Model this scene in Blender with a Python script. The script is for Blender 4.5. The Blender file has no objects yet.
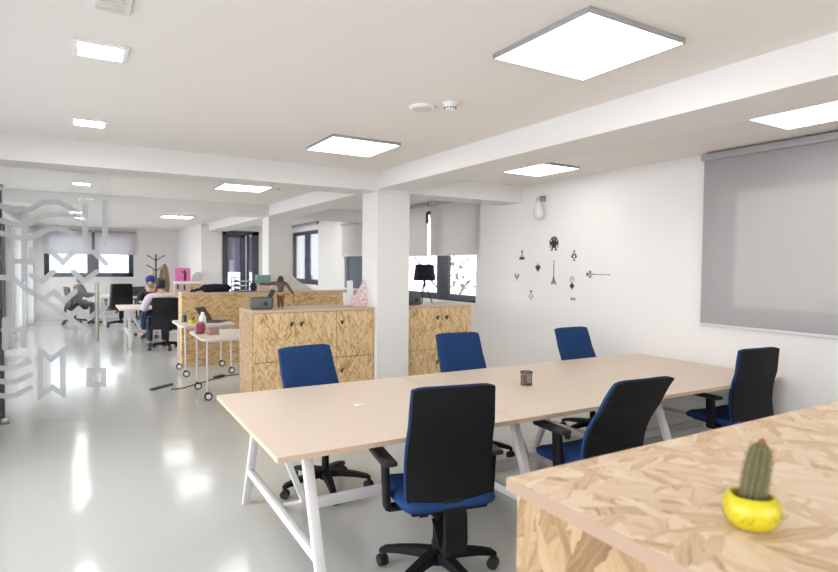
import bpy, bmesh, math, random
from mathutils import Vector, Matrix
random.seed(7)
sc = bpy.context.scene
COL = sc.collection
PI = math.pi

# ------------------------------------------------------------------ helpers
class MB:
    """collects geometry, built as ONE mesh object"""
    def __init__(s): s.bm = bmesh.new(); s.mi = 0
    def _new(s, verts):
        fs = set()
        for v in verts:
            for f in v.link_faces: fs.add(f)
        for f in fs: f.material_index = s.mi
        return verts
    def box(s, c, d, rot=None, bev=0.0, seg=2):
        r = bmesh.ops.create_cube(s.bm, size=1.0)
        vs = r['verts']
        M = Matrix.Translation(Vector(c)) @ (rot.to_4x4() if rot else Matrix()) @ Matrix.Diagonal((d[0], d[1], d[2], 1))
        bmesh.ops.transform(s.bm, matrix=M, verts=vs)
        if bev > 0:
            es = list({e for v in vs for e in v.link_edges})
            r = bmesh.ops.bevel(s.bm, geom=es, offset=bev, segments=seg, affect='EDGES', profile=0.5)
            vs = r['verts']
        s._new(vs); return s
    def span(s, a, b, bev=0.0):
        c = [(a[i] + b[i]) / 2 for i in range(3)]; d = [abs(b[i] - a[i]) for i in range(3)]
        return s.box(c, d, None, bev)
    def bar(s, p0, p1, w, h, up=(0, 0, 1), bev=0.0):
        p0 = Vector(p0); p1 = Vector(p1); d = p1 - p0; L = d.length; d.normalize()
        u = Vector(up); sd = d.cross(u)
        if sd.length < 1e-4: sd = d.cross(Vector((0, 1, 0)))
        sd.normalize(); u = sd.cross(d)
        R = Matrix((sd, d, u)).transposed()
        return s.box((p0 + p1) / 2, (w, L, h), R, bev)
    def cyl(s, p0, p1, r0, r1=None, n=20):
        p0 = Vector(p0); p1 = Vector(p1); d = p1 - p0
        r1 = r0 if r1 is None else r1
        q = Vector((0, 0, 1)).rotation_difference(d.normalized())
        M = Matrix.Translation((p0 + p1) / 2) @ q.to_matrix().to_4x4()
        r = bmesh.ops.create_cone(s.bm, cap_ends=True, cap_tris=False, segments=n, radius1=r0, radius2=r1, depth=d.length, matrix=M)
        s._new(r['verts']); return s
    def ell(s, c, r, n=20, rot=None):
        M = Matrix.Translation(Vector(c)) @ (rot.to_4x4() if rot else Matrix()) @ Matrix.Diagonal((r[0], r[1], r[2], 1))
        q = bmesh.ops.create_uvsphere(s.bm, u_segments=n, v_segments=max(8, n // 2), radius=1.0, matrix=M)
        s._new(q['verts']); return s
    def tube(s, pts, r, n=10, closed=False):
        pts = [Vector(p) for p in pts]; rings = []
        N = len(pts); rs = r if isinstance(r, (list, tuple)) else [r] * N
        ref = None
        for i, p in enumerate(pts):
            a = pts[(i - 1) % N] if (closed or i > 0) else p
            b = pts[(i + 1) % N] if (closed or i < N - 1) else p
            t = (b - a).normalized()
            if ref is None:
                ref = Vector((0, 0, 1)) if abs(t.z) < 0.9 else Vector((1, 0, 0))
            u = (ref - t * ref.dot(t))
            if u.length < 1e-5: u = t.orthogonal()
            u.normalize(); ref = u; w = t.cross(u)
            rings.append([s.bm.verts.new(p + (u * math.cos(2 * PI * k / n) + w * math.sin(2 * PI * k / n)) * rs[i]) for k in range(n)])
        fs = []
        for i in range(N if closed else N - 1):
            A, B = rings[i], rings[(i + 1) % N]
            for k in range(n): fs.append(s.bm.faces.new((A[k], A[(k + 1) % n], B[(k + 1) % n], B[k])))
        if not closed:
            fs.append(s.bm.faces.new(list(reversed(rings[0])))); fs.append(s.bm.faces.new(rings[-1]))
        for f in fs: f.material_index = s.mi
        return s
    def lathe(s, prof, c=(0, 0, 0), n=32, fn=None, close=True):
        c = Vector(c); rings = []
        for (r, z) in prof:
            rings.append([s.bm.verts.new(c + Vector(((r if fn is None else fn(r, z, 2 * PI * k / n)) * math.cos(2 * PI * k / n), (r if fn is None else fn(r, z, 2 * PI * k / n)) * math.sin(2 * PI * k / n), z))) for k in range(n)])
        fs = []
        for A, B in zip(rings, rings[1:]):
            for k in range(n): fs.append(s.bm.faces.new((A[k], A[(k + 1) % n], B[(k + 1) % n], B[k])))
        if close:
            if prof[0][0] > 1e-4: fs.append(s.bm.faces.new(list(reversed(rings[0]))))
            if prof[-1][0] > 1e-4: fs.append(s.bm.faces.new(rings[-1]))
        for f in fs: f.material_index = s.mi
        return s
    def prism(s, out, y0, y1, plane='xz'):
        """closed outline extruded along the third axis"""
        def P(a, b, t):
            return {'xz': (a, t, b), 'xy': (a, b, t), 'yz': (t, a, b)}[plane]
        A = [s.bm.verts.new(P(a, b, y0)) for a, b in out]; B = [s.bm.verts.new(P(a, b, y1)) for a, b in out]
        n = len(out); fs = [s.bm.faces.new(A), s.bm.faces.new(list(reversed(B)))]
        for k in range(n): fs.append(s.bm.faces.new((A[k], B[k], B[(k + 1) % n], A[(k + 1) % n])))
        for f in fs: f.material_index = s.mi
        return s
    def grid(s, rows):
        """surface through rows of points"""
        V = [[s.bm.verts.new(p) for p in r] for r in rows]
        for i in range(len(V) - 1):
            for j in range(len(V[0]) - 1):
                f = s.bm.faces.new((V[i][j], V[i][j + 1], V[i + 1][j + 1], V[i + 1][j])); f.material_index = s.mi
        return s
    def build(s, name, mats, parent=None, smooth=True, ang=35):
        bm = s.bm
        bmesh.ops.recalc_face_normals(bm, faces=bm.faces)
        uv = bm.loops.layers.uv.new('UVMap')
        for f in bm.faces:
            f.smooth = smooth
            n = f.normal; ax = max(range(3), key=lambda i: abs(n[i]))
            for l in f.loops:
                p = l.vert.co
                l[uv].uv = ((p.y, p.z), (p.x, p.z), (p.x, p.y))[ax]
        if smooth:
            for e in bm.edges:
                if len(e.link_faces) == 2 and e.calc_face_angle(0) > math.radians(ang): e.smooth = False
        me = bpy.data.meshes.new(name); bm.to_mesh(me); bm.free()
        for m in (mats if isinstance(mats, (list, tuple)) else [mats]): me.materials.append(m)
        o = bpy.data.objects.new(name, me); COL.objects.link(o)
        if parent: o.parent = parent
        return o

def tag(o, label=None, cat=None, group=None, kind=None):
    if label: o['label'] = label
    if cat: o['category'] = cat
    if group: o['group'] = group
    if kind: o['kind'] = kind
    return o
def empty(name, loc=(0, 0, 0), rz=0.0, label=None, cat=None, group=None, kind=None):
    o = bpy.data.objects.new(name, None); COL.objects.link(o)
    o.empty_display_size = 0.1
    o.location = loc; o.rotation_euler = (0, 0, rz)
    return tag(o, label, cat, group, kind)
def dup(root, loc, rz=0.0, label=None, group=None):
    def cp(o, par):
        c = o.copy(); COL.objects.link(c)
        if par: c.parent = par
        for ch in list(o.children): cp(ch, c)
        return c
    r = cp(root, None); r.location = loc; r.rotation_euler = (0, 0, rz)
    if label: r['label'] = label
    if group: r['group'] = group
    return r
def RX(a): return Matrix.Rotation(a, 3, 'X')
def RY(a): return Matrix.Rotation(a, 3, 'Y')
def RZ(a): return Matrix.Rotation(a, 3, 'Z')

# ------------------------------------------------------------------ materials
def mat(name, col, rough=0.5, metal=0.0, spec=0.5, emit=None, estr=0.0, bump=None, var=0.0, vscale=8.0, coat=0.0):
    m = bpy.data.materials.new(name); m.use_nodes = True
    nt = m.node_tree; b = nt.nodes['Principled BSDF']
    b.inputs['Base Color'].default_value = (*col, 1); b.inputs['Roughness'].default_value = rough
    b.inputs['Metallic'].default_value = metal; b.inputs['Specular IOR Level'].default_value = spec
    b.inputs['Coat Weight'].default_value = coat
    if emit: b.inputs['Emission Color'].default_value = (*emit, 1); b.inputs['Emission Strength'].default_value = estr
    tc = nt.nodes.new('ShaderNodeTexCoord')
    if var > 0:
        n = nt.nodes.new('ShaderNodeTexNoise'); n.inputs['Scale'].default_value = vscale; n.inputs['Detail'].default_value = 4
        nt.links.new(tc.outputs['Object'], n.inputs['Vector'])
        r = nt.nodes.new('ShaderNodeMixRGB'); r.blend_type = 'MIX'
        r.inputs[1].default_value = (*[c * (1 - var) for c in col], 1); r.inputs[2].default_value = (*[min(1, c * (1 + var)) for c in col], 1)
        nt.links.new(n.outputs['Fac'], r.inputs[0]); nt.links.new(r.outputs[0], b.inputs['Base Color'])
    if bump:
        n = nt.nodes.new('ShaderNodeTexNoise'); n.inputs['Scale'].default_value = bump[0]; n.inputs['Detail'].default_value = 3
        nt.links.new(tc.outputs['Object'], n.inputs['Vector'])
        bp = nt.nodes.new('ShaderNodeBump'); bp.inputs['Strength'].default_value = bump[1]; bp.inputs['Distance'].default_value = 0.002
        nt.links.new(n.outputs['Fac'], bp.inputs['Height']); nt.links.new(bp.outputs['Normal'], b.inputs['Normal'])
    return m

def osb(name, tones, scale=1.0, rough=0.55, turn=0.0, spread=1.0, fine=1.0, fibre=0.6):
    """oriented strand board: several layers of long flakes lying across each other"""
    m = bpy.data.materials.new(name); m.use_nodes = True
    nt = m.node_tree; N = nt.nodes; L = nt.links; b = N['Principled BSDF']
    b.inputs['Roughness'].default_value = rough; b.inputs['Specular IOR Level'].default_value = 0.3
    tc = N.new('ShaderNodeTexCoord')
    def math_(op, a, c=None, v=None):
        n = N.new('ShaderNodeMath'); n.operation = op
        for i, x in enumerate((a, c)):
            if x is None: continue
            if isinstance(x, (int, float)): n.inputs[i].default_value = x
            else: L.new(x, n.inputs[i])
        return n.outputs[0]
    # gentle warp so flake edges are ragged
    wn = N.new('ShaderNodeTexNoise'); wn.inputs['Scale'].default_value = 30 * scale; wn.inputs['Detail'].default_value = 6; wn.inputs['Roughness'].default_value = 0.65
    L.new(tc.outputs['UV'], wn.inputs['Vector'])
    wa = N.new('ShaderNodeVectorMath'); wa.operation = 'MULTIPLY_ADD'
    L.new(wn.outputs['Color'], wa.inputs[0]); wa.inputs[1].default_value = (0.016 / scale,) * 3; L.new(tc.outputs['UV'], wa.inputs[2])
    best = None
    for i, (ang, lx, ly, off) in enumerate(((0.25, 9, 52, 0.0), (1.2, 10, 62, 3.1), (2.2, 8, 48, 7.7), (2.9, 11, 70, 12.3), (0.75, 9, 44, 21.0), (1.75, 12, 66, 33.0), (2.55, 10, 56, 41.0))):
        ang = turn + ((ang + PI / 2) % PI - PI / 2) * spread; ly *= fine
        mp = N.new('ShaderNodeMapping'); mp.vector_type = 'TEXTURE' if False else 'POINT'
        mp.inputs['Rotation'].default_value = (0, 0, ang); mp.inputs['Location'].default_value = (off, off * 1.7, 0)
        L.new(wa.outputs[0], mp.inputs['Vector'])
        ms = N.new('ShaderNodeVectorMath'); ms.operation = 'MULTIPLY'; ms.inputs[1].default_value = (lx * scale, ly * scale, 1)
        L.new(mp.outputs[0], ms.inputs[0])
        vo = N.new('ShaderNodeTexVoronoi'); vo.voronoi_dimensions = '2D'; vo.inputs['Scale'].default_value = 1.0
        L.new(ms.outputs[0], vo.inputs['Vector'])
        sp = N.new('ShaderNodeSeparateColor'); L.new(vo.outputs['Color'], sp.inputs[0])
        # wood fibre along the flake
        fs = N.new('ShaderNodeVectorMath'); fs.operation = 'MULTIPLY'; fs.inputs[1].default_value = (9 * scale, 260 * scale, 1)
        L.new(mp.outputs[0], fs.inputs[0])
        fn = N.new('ShaderNodeTexNoise'); fn.noise_dimensions = '2D'; fn.inputs['Scale'].default_value = 1.0; fn.inputs['Detail'].default_value = 2
        L.new(fs.outputs[0], fn.inputs['Vector'])
        h = sp.outputs[0]
        edge = math_('SUBTRACT', 1.0, math_('MULTIPLY', vo.outputs['Distance'], 0.35))
        c = math_('ADD', math_('ADD', math_('MULTIPLY', sp.outputs[1], 0.62), 0.12), math_('MULTIPLY', math_('SUBTRACT', fn.outputs['Fac'], 0.5), fibre))
        c = math_('MULTIPLY', c, edge)
        if best is None: best = (h, c)
        else:
            g = math_('GREATER_THAN', h, best[0])
            mh = math_('MAXIMUM', h, best[0])
            mx = N.new('ShaderNodeMix'); mx.data_type = 'FLOAT'
            L.new(g, mx.inputs[0]); L.new(best[1], mx.inputs[2]); L.new(c, mx.inputs[3])
            best = (mh, mx.outputs[0])
    rp = N.new('ShaderNodeValToRGB'); L.new(best[1], rp.inputs[0])
    el = rp.color_ramp.elements
    while len(el) < len(tones): el.new(0.5)
    for e, (p, cc) in zip(el, tones): e.position = p; e.color = (*cc, 1)
    L.new(rp.outputs[0], b.inputs['Base Color'])
    bp = N.new('ShaderNodeBump'); bp.inputs['Strength'].default_value = 0.15; bp.inputs['Distance'].default_value = 0.001
    L.new(best[1], bp.inputs['Height']); L.new(bp.outputs[0], b.inputs['Normal'])
    return m

def glass(name, tint=(1, 1, 1), refl=0.08, rough=0.0, haze=0.0, hazecol=(0.8, 0.82, 0.84)):
    m = bpy.data.materials.new(name); m.use_nodes = True
    nt = m.node_tree; N = nt.nodes; L = nt.links
    for n in list(N): N.remove(n)
    out = N.new('ShaderNodeOutputMaterial')
    tr = N.new('ShaderNodeBsdfTransparent'); tr.inputs[0].default_value = (*tint, 1)
    gl = N.new('ShaderNodeBsdfGlossy'); gl.inputs['Roughness'].default_value = rough
    fr = N.new('ShaderNodeFresnel'); fr.inputs['IOR'].default_value = 1.45
    mu = N.new('ShaderNodeMath'); mu.operation = 'MULTIPLY'; mu.inputs[1].default_value = refl / 0.04
    L.new(fr.outputs[0], mu.inputs[0])
    cl = N.new('ShaderNodeMath'); cl.operation = 'MINIMUM'; cl.inputs[1].default_value = 0.6; L.new(mu.outputs[0], cl.inputs[0])
    mx = N.new('ShaderNodeMixShader'); L.new(cl.outputs[0], mx.inputs[0]); L.new(tr.outputs[0], mx.inputs[1]); L.new(gl.outputs[0], mx.inputs[2])
    last = mx
    if haze > 0:
        df = N.new('ShaderNodeBsdfDiffuse'); df.inputs[0].default_value = (*hazecol, 1)
        m2 = N.new('ShaderNodeMixShader'); m2.inputs[0].default_value = haze
        L.new(mx.outputs[0], m2.inputs[1]); L.new(df.outputs[0], m2.inputs[2]); last = m2
    L.new(last.outputs[0], out.inputs[0])
    return m

def fabric_screen(name, col, translucent, openness):
    m = bpy.data.materials.new(name); m.use_nodes = True
    nt = m.node_tree; N = nt.nodes; L = nt.links
    for n in list(N): N.remove(n)
    out = N.new('ShaderNodeOutputMaterial')
    df = N.new('ShaderNodeBsdfDiffuse'); df.inputs[0].default_value = (*col, 1)
    tl = N.new('ShaderNodeBsdfTranslucent'); tl.inputs[0].default_value = (*col, 1)
    tp = N.new('ShaderNodeBsdfTransparent')
    a = N.new('ShaderNodeMixShader'); a.inputs[0].default_value = translucent
    L.new(df.outputs[0], a.inputs[1]); L.new(tl.outputs[0], a.inputs[2])
    c = N.new('ShaderNodeMixShader'); c.inputs[0].default_value = openness
    L.new(a.outputs[0], c.inputs[1]); L.new(tp.outputs[0], c.inputs[2]); L.new(c.outputs[0], out.inputs[0])
    return m

M = {}
M['wall'] = mat('wall_paint', (0.745, 0.73, 0.715), 0.75, bump=(120, 0.05), var=0.01, vscale=1.5)
M['ceil'] = mat('ceiling_paint', (0.80, 0.765, 0.73), 0.8, bump=(90, 0.04), var=0.01, vscale=1.0)
M['white_metal'] = mat('white_powder_metal', (0.66, 0.645, 0.645), 0.35, var=0.01)
M['white_plastic'] = mat('white_plastic', (0.82, 0.82, 0.82), 0.4, var=0.01)
M['cream_plastic'] = mat('cream_plastic', (0.66, 0.62, 0.57), 0.5, var=0.01)
M['alu'] = mat('brushed_aluminium', (0.56, 0.56, 0.56), 0.35, 0.9, var=0.04, vscale=40)
M['lightframe'] = mat('lamp_frame_metal', (0.36, 0.355, 0.35), 0.4, 0.3, var=0.03)
M['steel'] = mat('satin_steel', (0.36, 0.34, 0.31), 0.35, 1.0, var=0.05, vscale=30)
M['panel'] = mat('lamp_diffuser', (0.9, 0.9, 0.9), 0.5, emit=(1.0, 0.975, 0.95), estr=3.2, var=0.005)
M['downlight'] = mat('downlight_diffuser', (0.9, 0.9, 0.9), 0.5, emit=(1.0, 0.985, 0.97), estr=26.0, var=0.005)
M['desk'] = mat('desk_laminate', (0.70, 0.58, 0.465), 0.38, spec=0.4, var=0.025, vscale=5)
M['desk_edge'] = mat('desk_edge_band', (0.60, 0.45, 0.32), 0.5, var=0.04, vscale=20)
M['osb_edge'] = mat('board_edge_band', (0.56, 0.41, 0.30), 0.5, var=0.05, vscale=25)
M['tablewhite'] = mat('pale_table_laminate', (0.72, 0.65, 0.58), 0.45, var=0.02)
M['blue'] = mat('blue_chair_fabric', (0.013, 0.045, 0.145), 0.85, spec=0.2, bump=(900, 0.5), var=0.08, vscale=400)
M['black'] = mat('black_chair_plastic', (0.0065, 0.0065, 0.008), 0.6, spec=0.22, bump=(500, 0.2), var=0.05)
M['rubber'] = mat('black_rubber', (0.012, 0.012, 0.013), 0.55, var=0.05)
M['darkfab'] = mat('near_black_fabric', (0.014, 0.016, 0.024), 0.85, spec=0.2, bump=(700, 0.4), var=0.06, vscale=100)
M['frame'] = mat('anthracite_window_frame', (0.052, 0.056, 0.075), 0.45, var=0.03)
M['osb_top'] = osb('strand_board_pale', [(0.0, (0.36, 0.20, 0.10)), (0.14, (0.60, 0.42, 0.255)), (0.36, (0.72, 0.545, 0.37)), (0.62, (0.77, 0.625, 0.455)), (0.85, (0.81, 0.71, 0.575))], 0.82, 0.5, 0.0, 1.0, 0.75, 0.5)
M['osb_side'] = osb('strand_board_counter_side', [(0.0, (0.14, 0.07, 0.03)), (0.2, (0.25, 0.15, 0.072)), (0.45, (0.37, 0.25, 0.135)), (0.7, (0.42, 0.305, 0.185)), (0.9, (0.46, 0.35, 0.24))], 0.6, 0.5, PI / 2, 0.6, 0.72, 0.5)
HONEY = [(0.0, (0.27, 0.14, 0.06)), (0.16, (0.48, 0.30, 0.135)), (0.36, (0.645, 0.455, 0.24)), (0.64, (0.715, 0.545, 0.325)), (0.9, (0.77, 0.62, 0.42))]
M['osb'] = osb('strand_board_honey', HONEY, 1.0, 0.55, PI / 2, 0.55)
M['osb_long'] = osb('strand_board_honey_lengthwise', [(p, (c[0] * 0.93, c[1] * 0.90, c[2] * 0.85)) for p, c in HONEY], 0.9, 0.55, 0.0, 0.5)
M['osb_flank'] = osb('strand_board_flank', [(0.0, (0.30, 0.18, 0.09)), (0.2, (0.46, 0.30, 0.16)), (0.45, (0.58, 0.41, 0.24)), (0.7, (0.63, 0.48, 0.31)), (0.9, (0.67, 0.53, 0.38))], 1.5, 0.6)
M['counter_edge'] = mat('counter_edge_band', (0.33, 0.225, 0.155), 0.5, var=0.05, vscale=25)
M['gap'] = mat('dark_joint', (0.12, 0.075, 0.035), 0.8, var=0.05)
M['pane'] = glass('window_pane', (0.97, 0.985, 1.0), 0.04)
M['partition'] = glass('partition_glass', (0.98, 0.986, 0.986), 0.010, haze=0.012, hazecol=(0.72, 0.77, 0.79))
M['frost'] = glass('frosted_vinyl', (0.85, 0.87, 0.90), 0.01, 0.3, haze=0.88, hazecol=(0.64, 0.665, 0.70))
M['blind_big'] = fabric_screen('blind_weave_open', (0.44, 0.425, 0.425), 0.20, 0.17)
M['blind'] = fabric_screen('blind_weave_dense', (0.66, 0.64, 0.635), 0.34, 0.02)
M['blind_back'] = fabric_screen('blind_weave_pale', (0.72, 0.71, 0.73), 0.38, 0.04)
M['yellow'] = mat('yellow_glazed_clay', (0.52, 0.44, 0.012), 0.35, spec=0.5, var=0.10, vscale=40, bump=(60, 0.4))
M['soil'] = mat('dark_soil', (0.05, 0.03, 0.018), 0.95, bump=(200, 0.8), var=0.3, vscale=120)
M['cactus'] = mat('cactus_skin', (0.085, 0.08, 0.026), 0.7, var=0.25, vscale=40)
M['spine'] = mat('cactus_spines', (0.30, 0.23, 0.12), 0.7, var=0.1)
M['ctip'] = mat('cactus_brown_tip', (0.20, 0.08, 0.035), 0.85, var=0.2, vscale=150)
M['crack'] = mat('dark_glaze_line', (0.20, 0.16, 0.01), 0.5, var=0.1)
M['radio'] = mat('grey_box_plastic', (0.085, 0.09, 0.093), 0.5, var=0.04)
M['wood_fig'] = mat('carved_brown_wood', (0.085, 0.042, 0.024), 0.5, var=0.35, vscale=30)
M['wood_leg'] = mat('carved_reddish_wood', (0.19, 0.08, 0.04), 0.5, var=0.25, vscale=30)
M['decal'] = mat('black_vinyl', (0.02, 0.02, 0.024), 0.6, var=0.05)
M['decal_grey'] = mat('grey_vinyl', (0.30, 0.31, 0.33), 0.6, var=0.05)
M['black_shade'] = mat('black_lamp_fabric', (0.008, 0.009, 0.016), 0.7, spec=0.2, var=0.05)
M['cupmesh'] = mat('bronze_wire', (0.10, 0.085, 0.07), 0.35, 0.7, var=0.05)
M['pinkbrown'] = mat('brownish_paper', (0.30, 0.17, 0.13), 0.7, var=0.1, vscale=20)
M['greypaper'] = mat('grey_paper', (0.42, 0.42, 0.45), 0.7, var=0.1, vscale=20)
M['laptop'] = mat('laptop_grey', (0.10, 0.098, 0.10), 0.4, 0.4, var=0.03)
M['screen'] = mat('laptop_screen', (0.03, 0.03, 0.035), 0.2, var=0.02)
M['skin'] = mat('skin', (0.52, 0.31, 0.22), 0.6, var=0.05)
M['hair_black'] = mat('black_hair', (0.016, 0.013, 0.014), 0.6, bump=(300, 0.6), var=0.2, vscale=80)
M['hair_brown'] = mat('brown_hair', (0.11, 0.065, 0.04), 0.6, bump=(300, 0.6), var=0.2, vscale=80)
M['lavender'] = mat('lavender_shirt_cotton', (0.56, 0.49, 0.54), 0.85, bump=(60, 0.3), var=0.05, vscale=30)
M['jeans'] = mat('dark_jeans_denim', (0.022, 0.038, 0.085), 0.85, bump=(80, 0.3), var=0.2, vscale=40)
M['greytrousers'] = mat('grey_trousers', (0.085, 0.082, 0.088), 0.85, var=0.1, vscale=40)
M['brownknit'] = mat('brown_knit', (0.085, 0.06, 0.055), 0.9, bump=(200, 0.5), var=0.15, vscale=80)
M['navy'] = mat('navy_jacket', (0.02, 0.024, 0.036), 0.85, var=0.1, vscale=40)
M['beanie'] = mat('blue_knit', (0.02, 0.05, 0.20), 0.9, bump=(250, 0.5), var=0.1, vscale=100)
M['beard'] = mat('fair_beard', (0.30, 0.19, 0.11), 0.8, var=0.2, vscale=100)
M['shoe'] = mat('dark_shoe_leather', (0.05, 0.035, 0.03), 0.5, var=0.1)
M['eye'] = mat('dark_eye', (0.02, 0.015, 0.012), 0.3, var=0.05)
M['pink'] = mat('pink_canvas', (0.72, 0.16, 0.40), 0.7, var=0.12, vscale=20)
M['silh'] = mat('black_ink', (0.03, 0.02, 0.03), 0.7, var=0.05)
M['teal'] = mat('teal_card', (0.17, 0.36, 0.31), 0.6, var=0.15, vscale=25)
M['pinkcrate'] = mat('pale_pink_crate', (0.62, 0.47, 0.43), 0.6, var=0.08, vscale=20)
M['coat'] = mat('tan_coat_wool', (0.27, 0.19, 0.12), 0.9, var=0.35, vscale=12)
M['scarf'] = mat('pale_pink_scarf', (0.70, 0.45, 0.45), 0.9, var=0.1)
M['redjar'] = mat('red_magenta_glaze', (0.33, 0.05, 0.09), 0.35, var=0.5, vscale=22)
M['greenleaf'] = mat('green_leaf', (0.06, 0.13, 0.02), 0.5, var=0.3, vscale=50)
M['white'] = mat('matt_white', (0.82, 0.82, 0.82), 0.6, var=0.01)
M['glassbox'] = glass('pinkish_clear_plastic', (0.92, 0.80, 0.78), 0.06, haze=0.35, hazecol=(0.72, 0.52, 0.48))
M['cable'] = mat('black_cable_rubber', (0.02, 0.02, 0.022), 0.5, var=0.05)
M['bluegrey'] = mat('blue_grey_frame', (0.10, 0.125, 0.17), 0.45, var=0.05)
M['bark'] = mat('grey_bark', (0.16, 0.15, 0.16), 0.9, var=0.3, vscale=30)
M['leafdry'] = mat('dry_leaf', (0.12, 0.11, 0.11), 0.8, var=0.3)
M['bulbglass'] = glass('milky_bulb_glass', (0.93, 0.94, 0.96), 0.04, 0.05, haze=0.5, hazecol=(0.86, 0.86, 0.89))
M['mesh_grey'] = mat('pale_grey_mosaic', (0.50, 0.51, 0.52), 0.6, var=0.12, vscale=60)
M['facade'] = mat('cream_render', (0.82, 0.70, 0.55), 0.9, var=0.3, vscale=1.6)  # cream wall colour with mottled tone variation
M['facade_white'] = mat('pale_render', (0.34, 0.36, 0.42), 0.9, var=0.05, vscale=0.6)
M['fac_blue'] = mat('blue_grey_panel', (0.34, 0.38, 0.55), 0.7, var=0.08, vscale=1.0)
M['fac_win'] = mat('facade_window_glass', (0.16, 0.17, 0.20), 0.3, var=0.1)
M['ground'] = mat('pale_paving', (0.55, 0.55, 0.55), 0.9, var=0.08, vscale=0.5)

# pink and white maze-pattern card
def pattern_card():
    m = bpy.data.materials.new('maze_print_card'); m.use_nodes = True
    nt = m.node_tree; N = nt.nodes; L = nt.links; b = N['Principled BSDF']; b.inputs['Roughness'].default_value = 0.7
    tc = N.new('ShaderNodeTexCoord')
    n = N.new('ShaderNodeTexNoise'); n.inputs['Scale'].default_value = 9; L.new(tc.outputs['UV'], n.inputs['Vector'])
    n.inputs['Detail'].default_value = 1
    w = N.new('ShaderNodeMath'); w.operation = 'MULTIPLY'; w.inputs[1].default_value = 60; L.new(n.outputs['Fac'], w.inputs[0])
    s = N.new('ShaderNodeMath'); s.operation = 'SINE'; L.new(w.outputs[0], s.inputs[0])
    r = N.new('ShaderNodeValToRGB'); L.new(s.outputs[0], r.inputs[0])
    r.color_ramp.elements[0].position = 0.35; r.color_ramp.elements[0].color = (0.60, 0.42, 0.42, 1)
    r.color_ramp.elements[1].position = 0.65; r.color_ramp.elements[1].color = (0.76, 0.71, 0.69, 1)
    L.new(r.outputs[0], b.inputs['Base Color']); return m
M['maze'] = pattern_card()

def floor_mat():
    m = bpy.data.materials.new('poured_epoxy_floor'); m.use_nodes = True
    nt = m.node_tree; N = nt.nodes; L = nt.links; b = N['Principled BSDF']
    tc = N.new('ShaderNodeTexCoord')
    n = N.new('ShaderNodeTexNoise'); n.inputs['Scale'].default_value = 0.7; n.inputs['Detail'].default_value = 5
    L.new(tc.outputs['Object'], n.inputs['Vector'])
    r = N.new('ShaderNodeMixRGB'); r.inputs[1].default_value = (0.50, 0.505, 0.475, 1); r.inputs[2].default_value = (0.55, 0.555, 0.525, 1)
    L.new(n.outputs['Fac'], r.inputs[0]); L.new(r.outputs[0], b.inputs['Base Color'])
    mr = N.new('ShaderNodeMapRange'); mr.inputs[3].default_value = 0.10; mr.inputs[4].default_value = 0.16
    L.new(n.outputs['Fac'], mr.inputs[0]); L.new(mr.outputs[0], b.inputs['Roughness'])
    b.inputs['Specular IOR Level'].default_value = 0.6
    n2 = N.new('ShaderNodeTexNoise'); n2.inputs['Scale'].default_value = 5.0; n2.inputs['Detail'].default_value = 2
    L.new(tc.outputs['Object'], n2.inputs['Vector'])
    bp = N.new('ShaderNodeBump'); bp.inputs['Strength'].default_value = 0.05; bp.inputs['Distance'].default_value = 0.02
    L.new(n2.outputs['Fac'], bp.inputs['Height']); L.new(bp.outputs[0], b.inputs['Normal'])
    return m
M['floor'] = floor_mat()

# ------------------------------------------------------------------ the setting
XL, XR, YB, YF, ZC = -1.15, 4.85, -2.6, 19.0, 2.63
XB, YD = 2.65, 15.2        # return wall, wall with the glazed door
WT = 0.30
def structure(name, mb, m, label, cat, smooth=False):
    return tag(mb.build(name, m, None, smooth), label, cat, None, 'structure')

structure('floor', MB().span((XL - WT, YB - WT, -0.12), (XR + WT, YF + WT, 0)), M['floor'], 'glossy pale grey poured floor of the whole office', 'floor')
structure('ceiling', MB().span((XL - WT, YB - WT, ZC), (XR + WT, YF + WT, ZC + 0.2)), M['ceil'], 'flat off-white ceiling with square light panels', 'ceiling')

def holed_wall(mb, axis, t0, t1, a0, a1, z0, z1, holes):
    """wall slab between thickness t0..t1 running a0..a1, rectangular holes (a, a, z, z)"""
    cuts = sorted({a0, a1, *[h[0] for h in holes], *[h[1] for h in holes]})
    for p, q in zip(cuts, cuts[1:]):
        hs = sorted([(h[2], h[3]) for h in holes if h[0] <= p + 1e-6 and h[1] >= q - 1e-6])
        z = z0; segs = []
        for (u, v) in hs:
            if u > z: segs.append((z, u))
            z = v
        if z < z1: segs.append((z, z1))
        for (u, v) in segs:
            if axis == 'y': mb.span((t0, p, u), (t1, q, v))
            else: mb.span((p, t0, u), (q, t1, v))
    return mb
W0 = (0.55, 3.04, 1.185, 2.365); W1 = (6.57, 9.15, 1.075, 2.50); W2 = (9.85, 11.25, 1.13, 2.50); W3 = (12.82, 14.80, 1.13, 2.45)
structure('wall_right', holed_wall(MB(), 'y', XR, XR + WT, YB, YD, 0, ZC, [W0, W1, W2, W3]), M['wall'], 'long white right wall with windows and wall stickers', 'wall')
W4 = (-0.84, 1.40, 1.20, 2.50)
structure('wall_back', holed_wall(MB(), 'x', YF, YF + WT, XL, XB, 0, ZC, [W4]), M['wall'], 'white far end wall with one wide window', 'wall')
D1 = (3.16, 4.09, 0.0, 2.47)
structure('wall_door', holed_wall(MB(), 'x', YD, YD + 0.2, XB, XR + WT, 0, ZC, [D1]), M['wall'], 'white wall holding the dark framed glazed door', 'wall')
structure('wall_return', MB().span((XB, YD + 0.2, 0), (XB + 0.2, YF + WT, ZC)), M['wall'], 'white return wall between glazed door and far end wall', 'wall')
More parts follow.
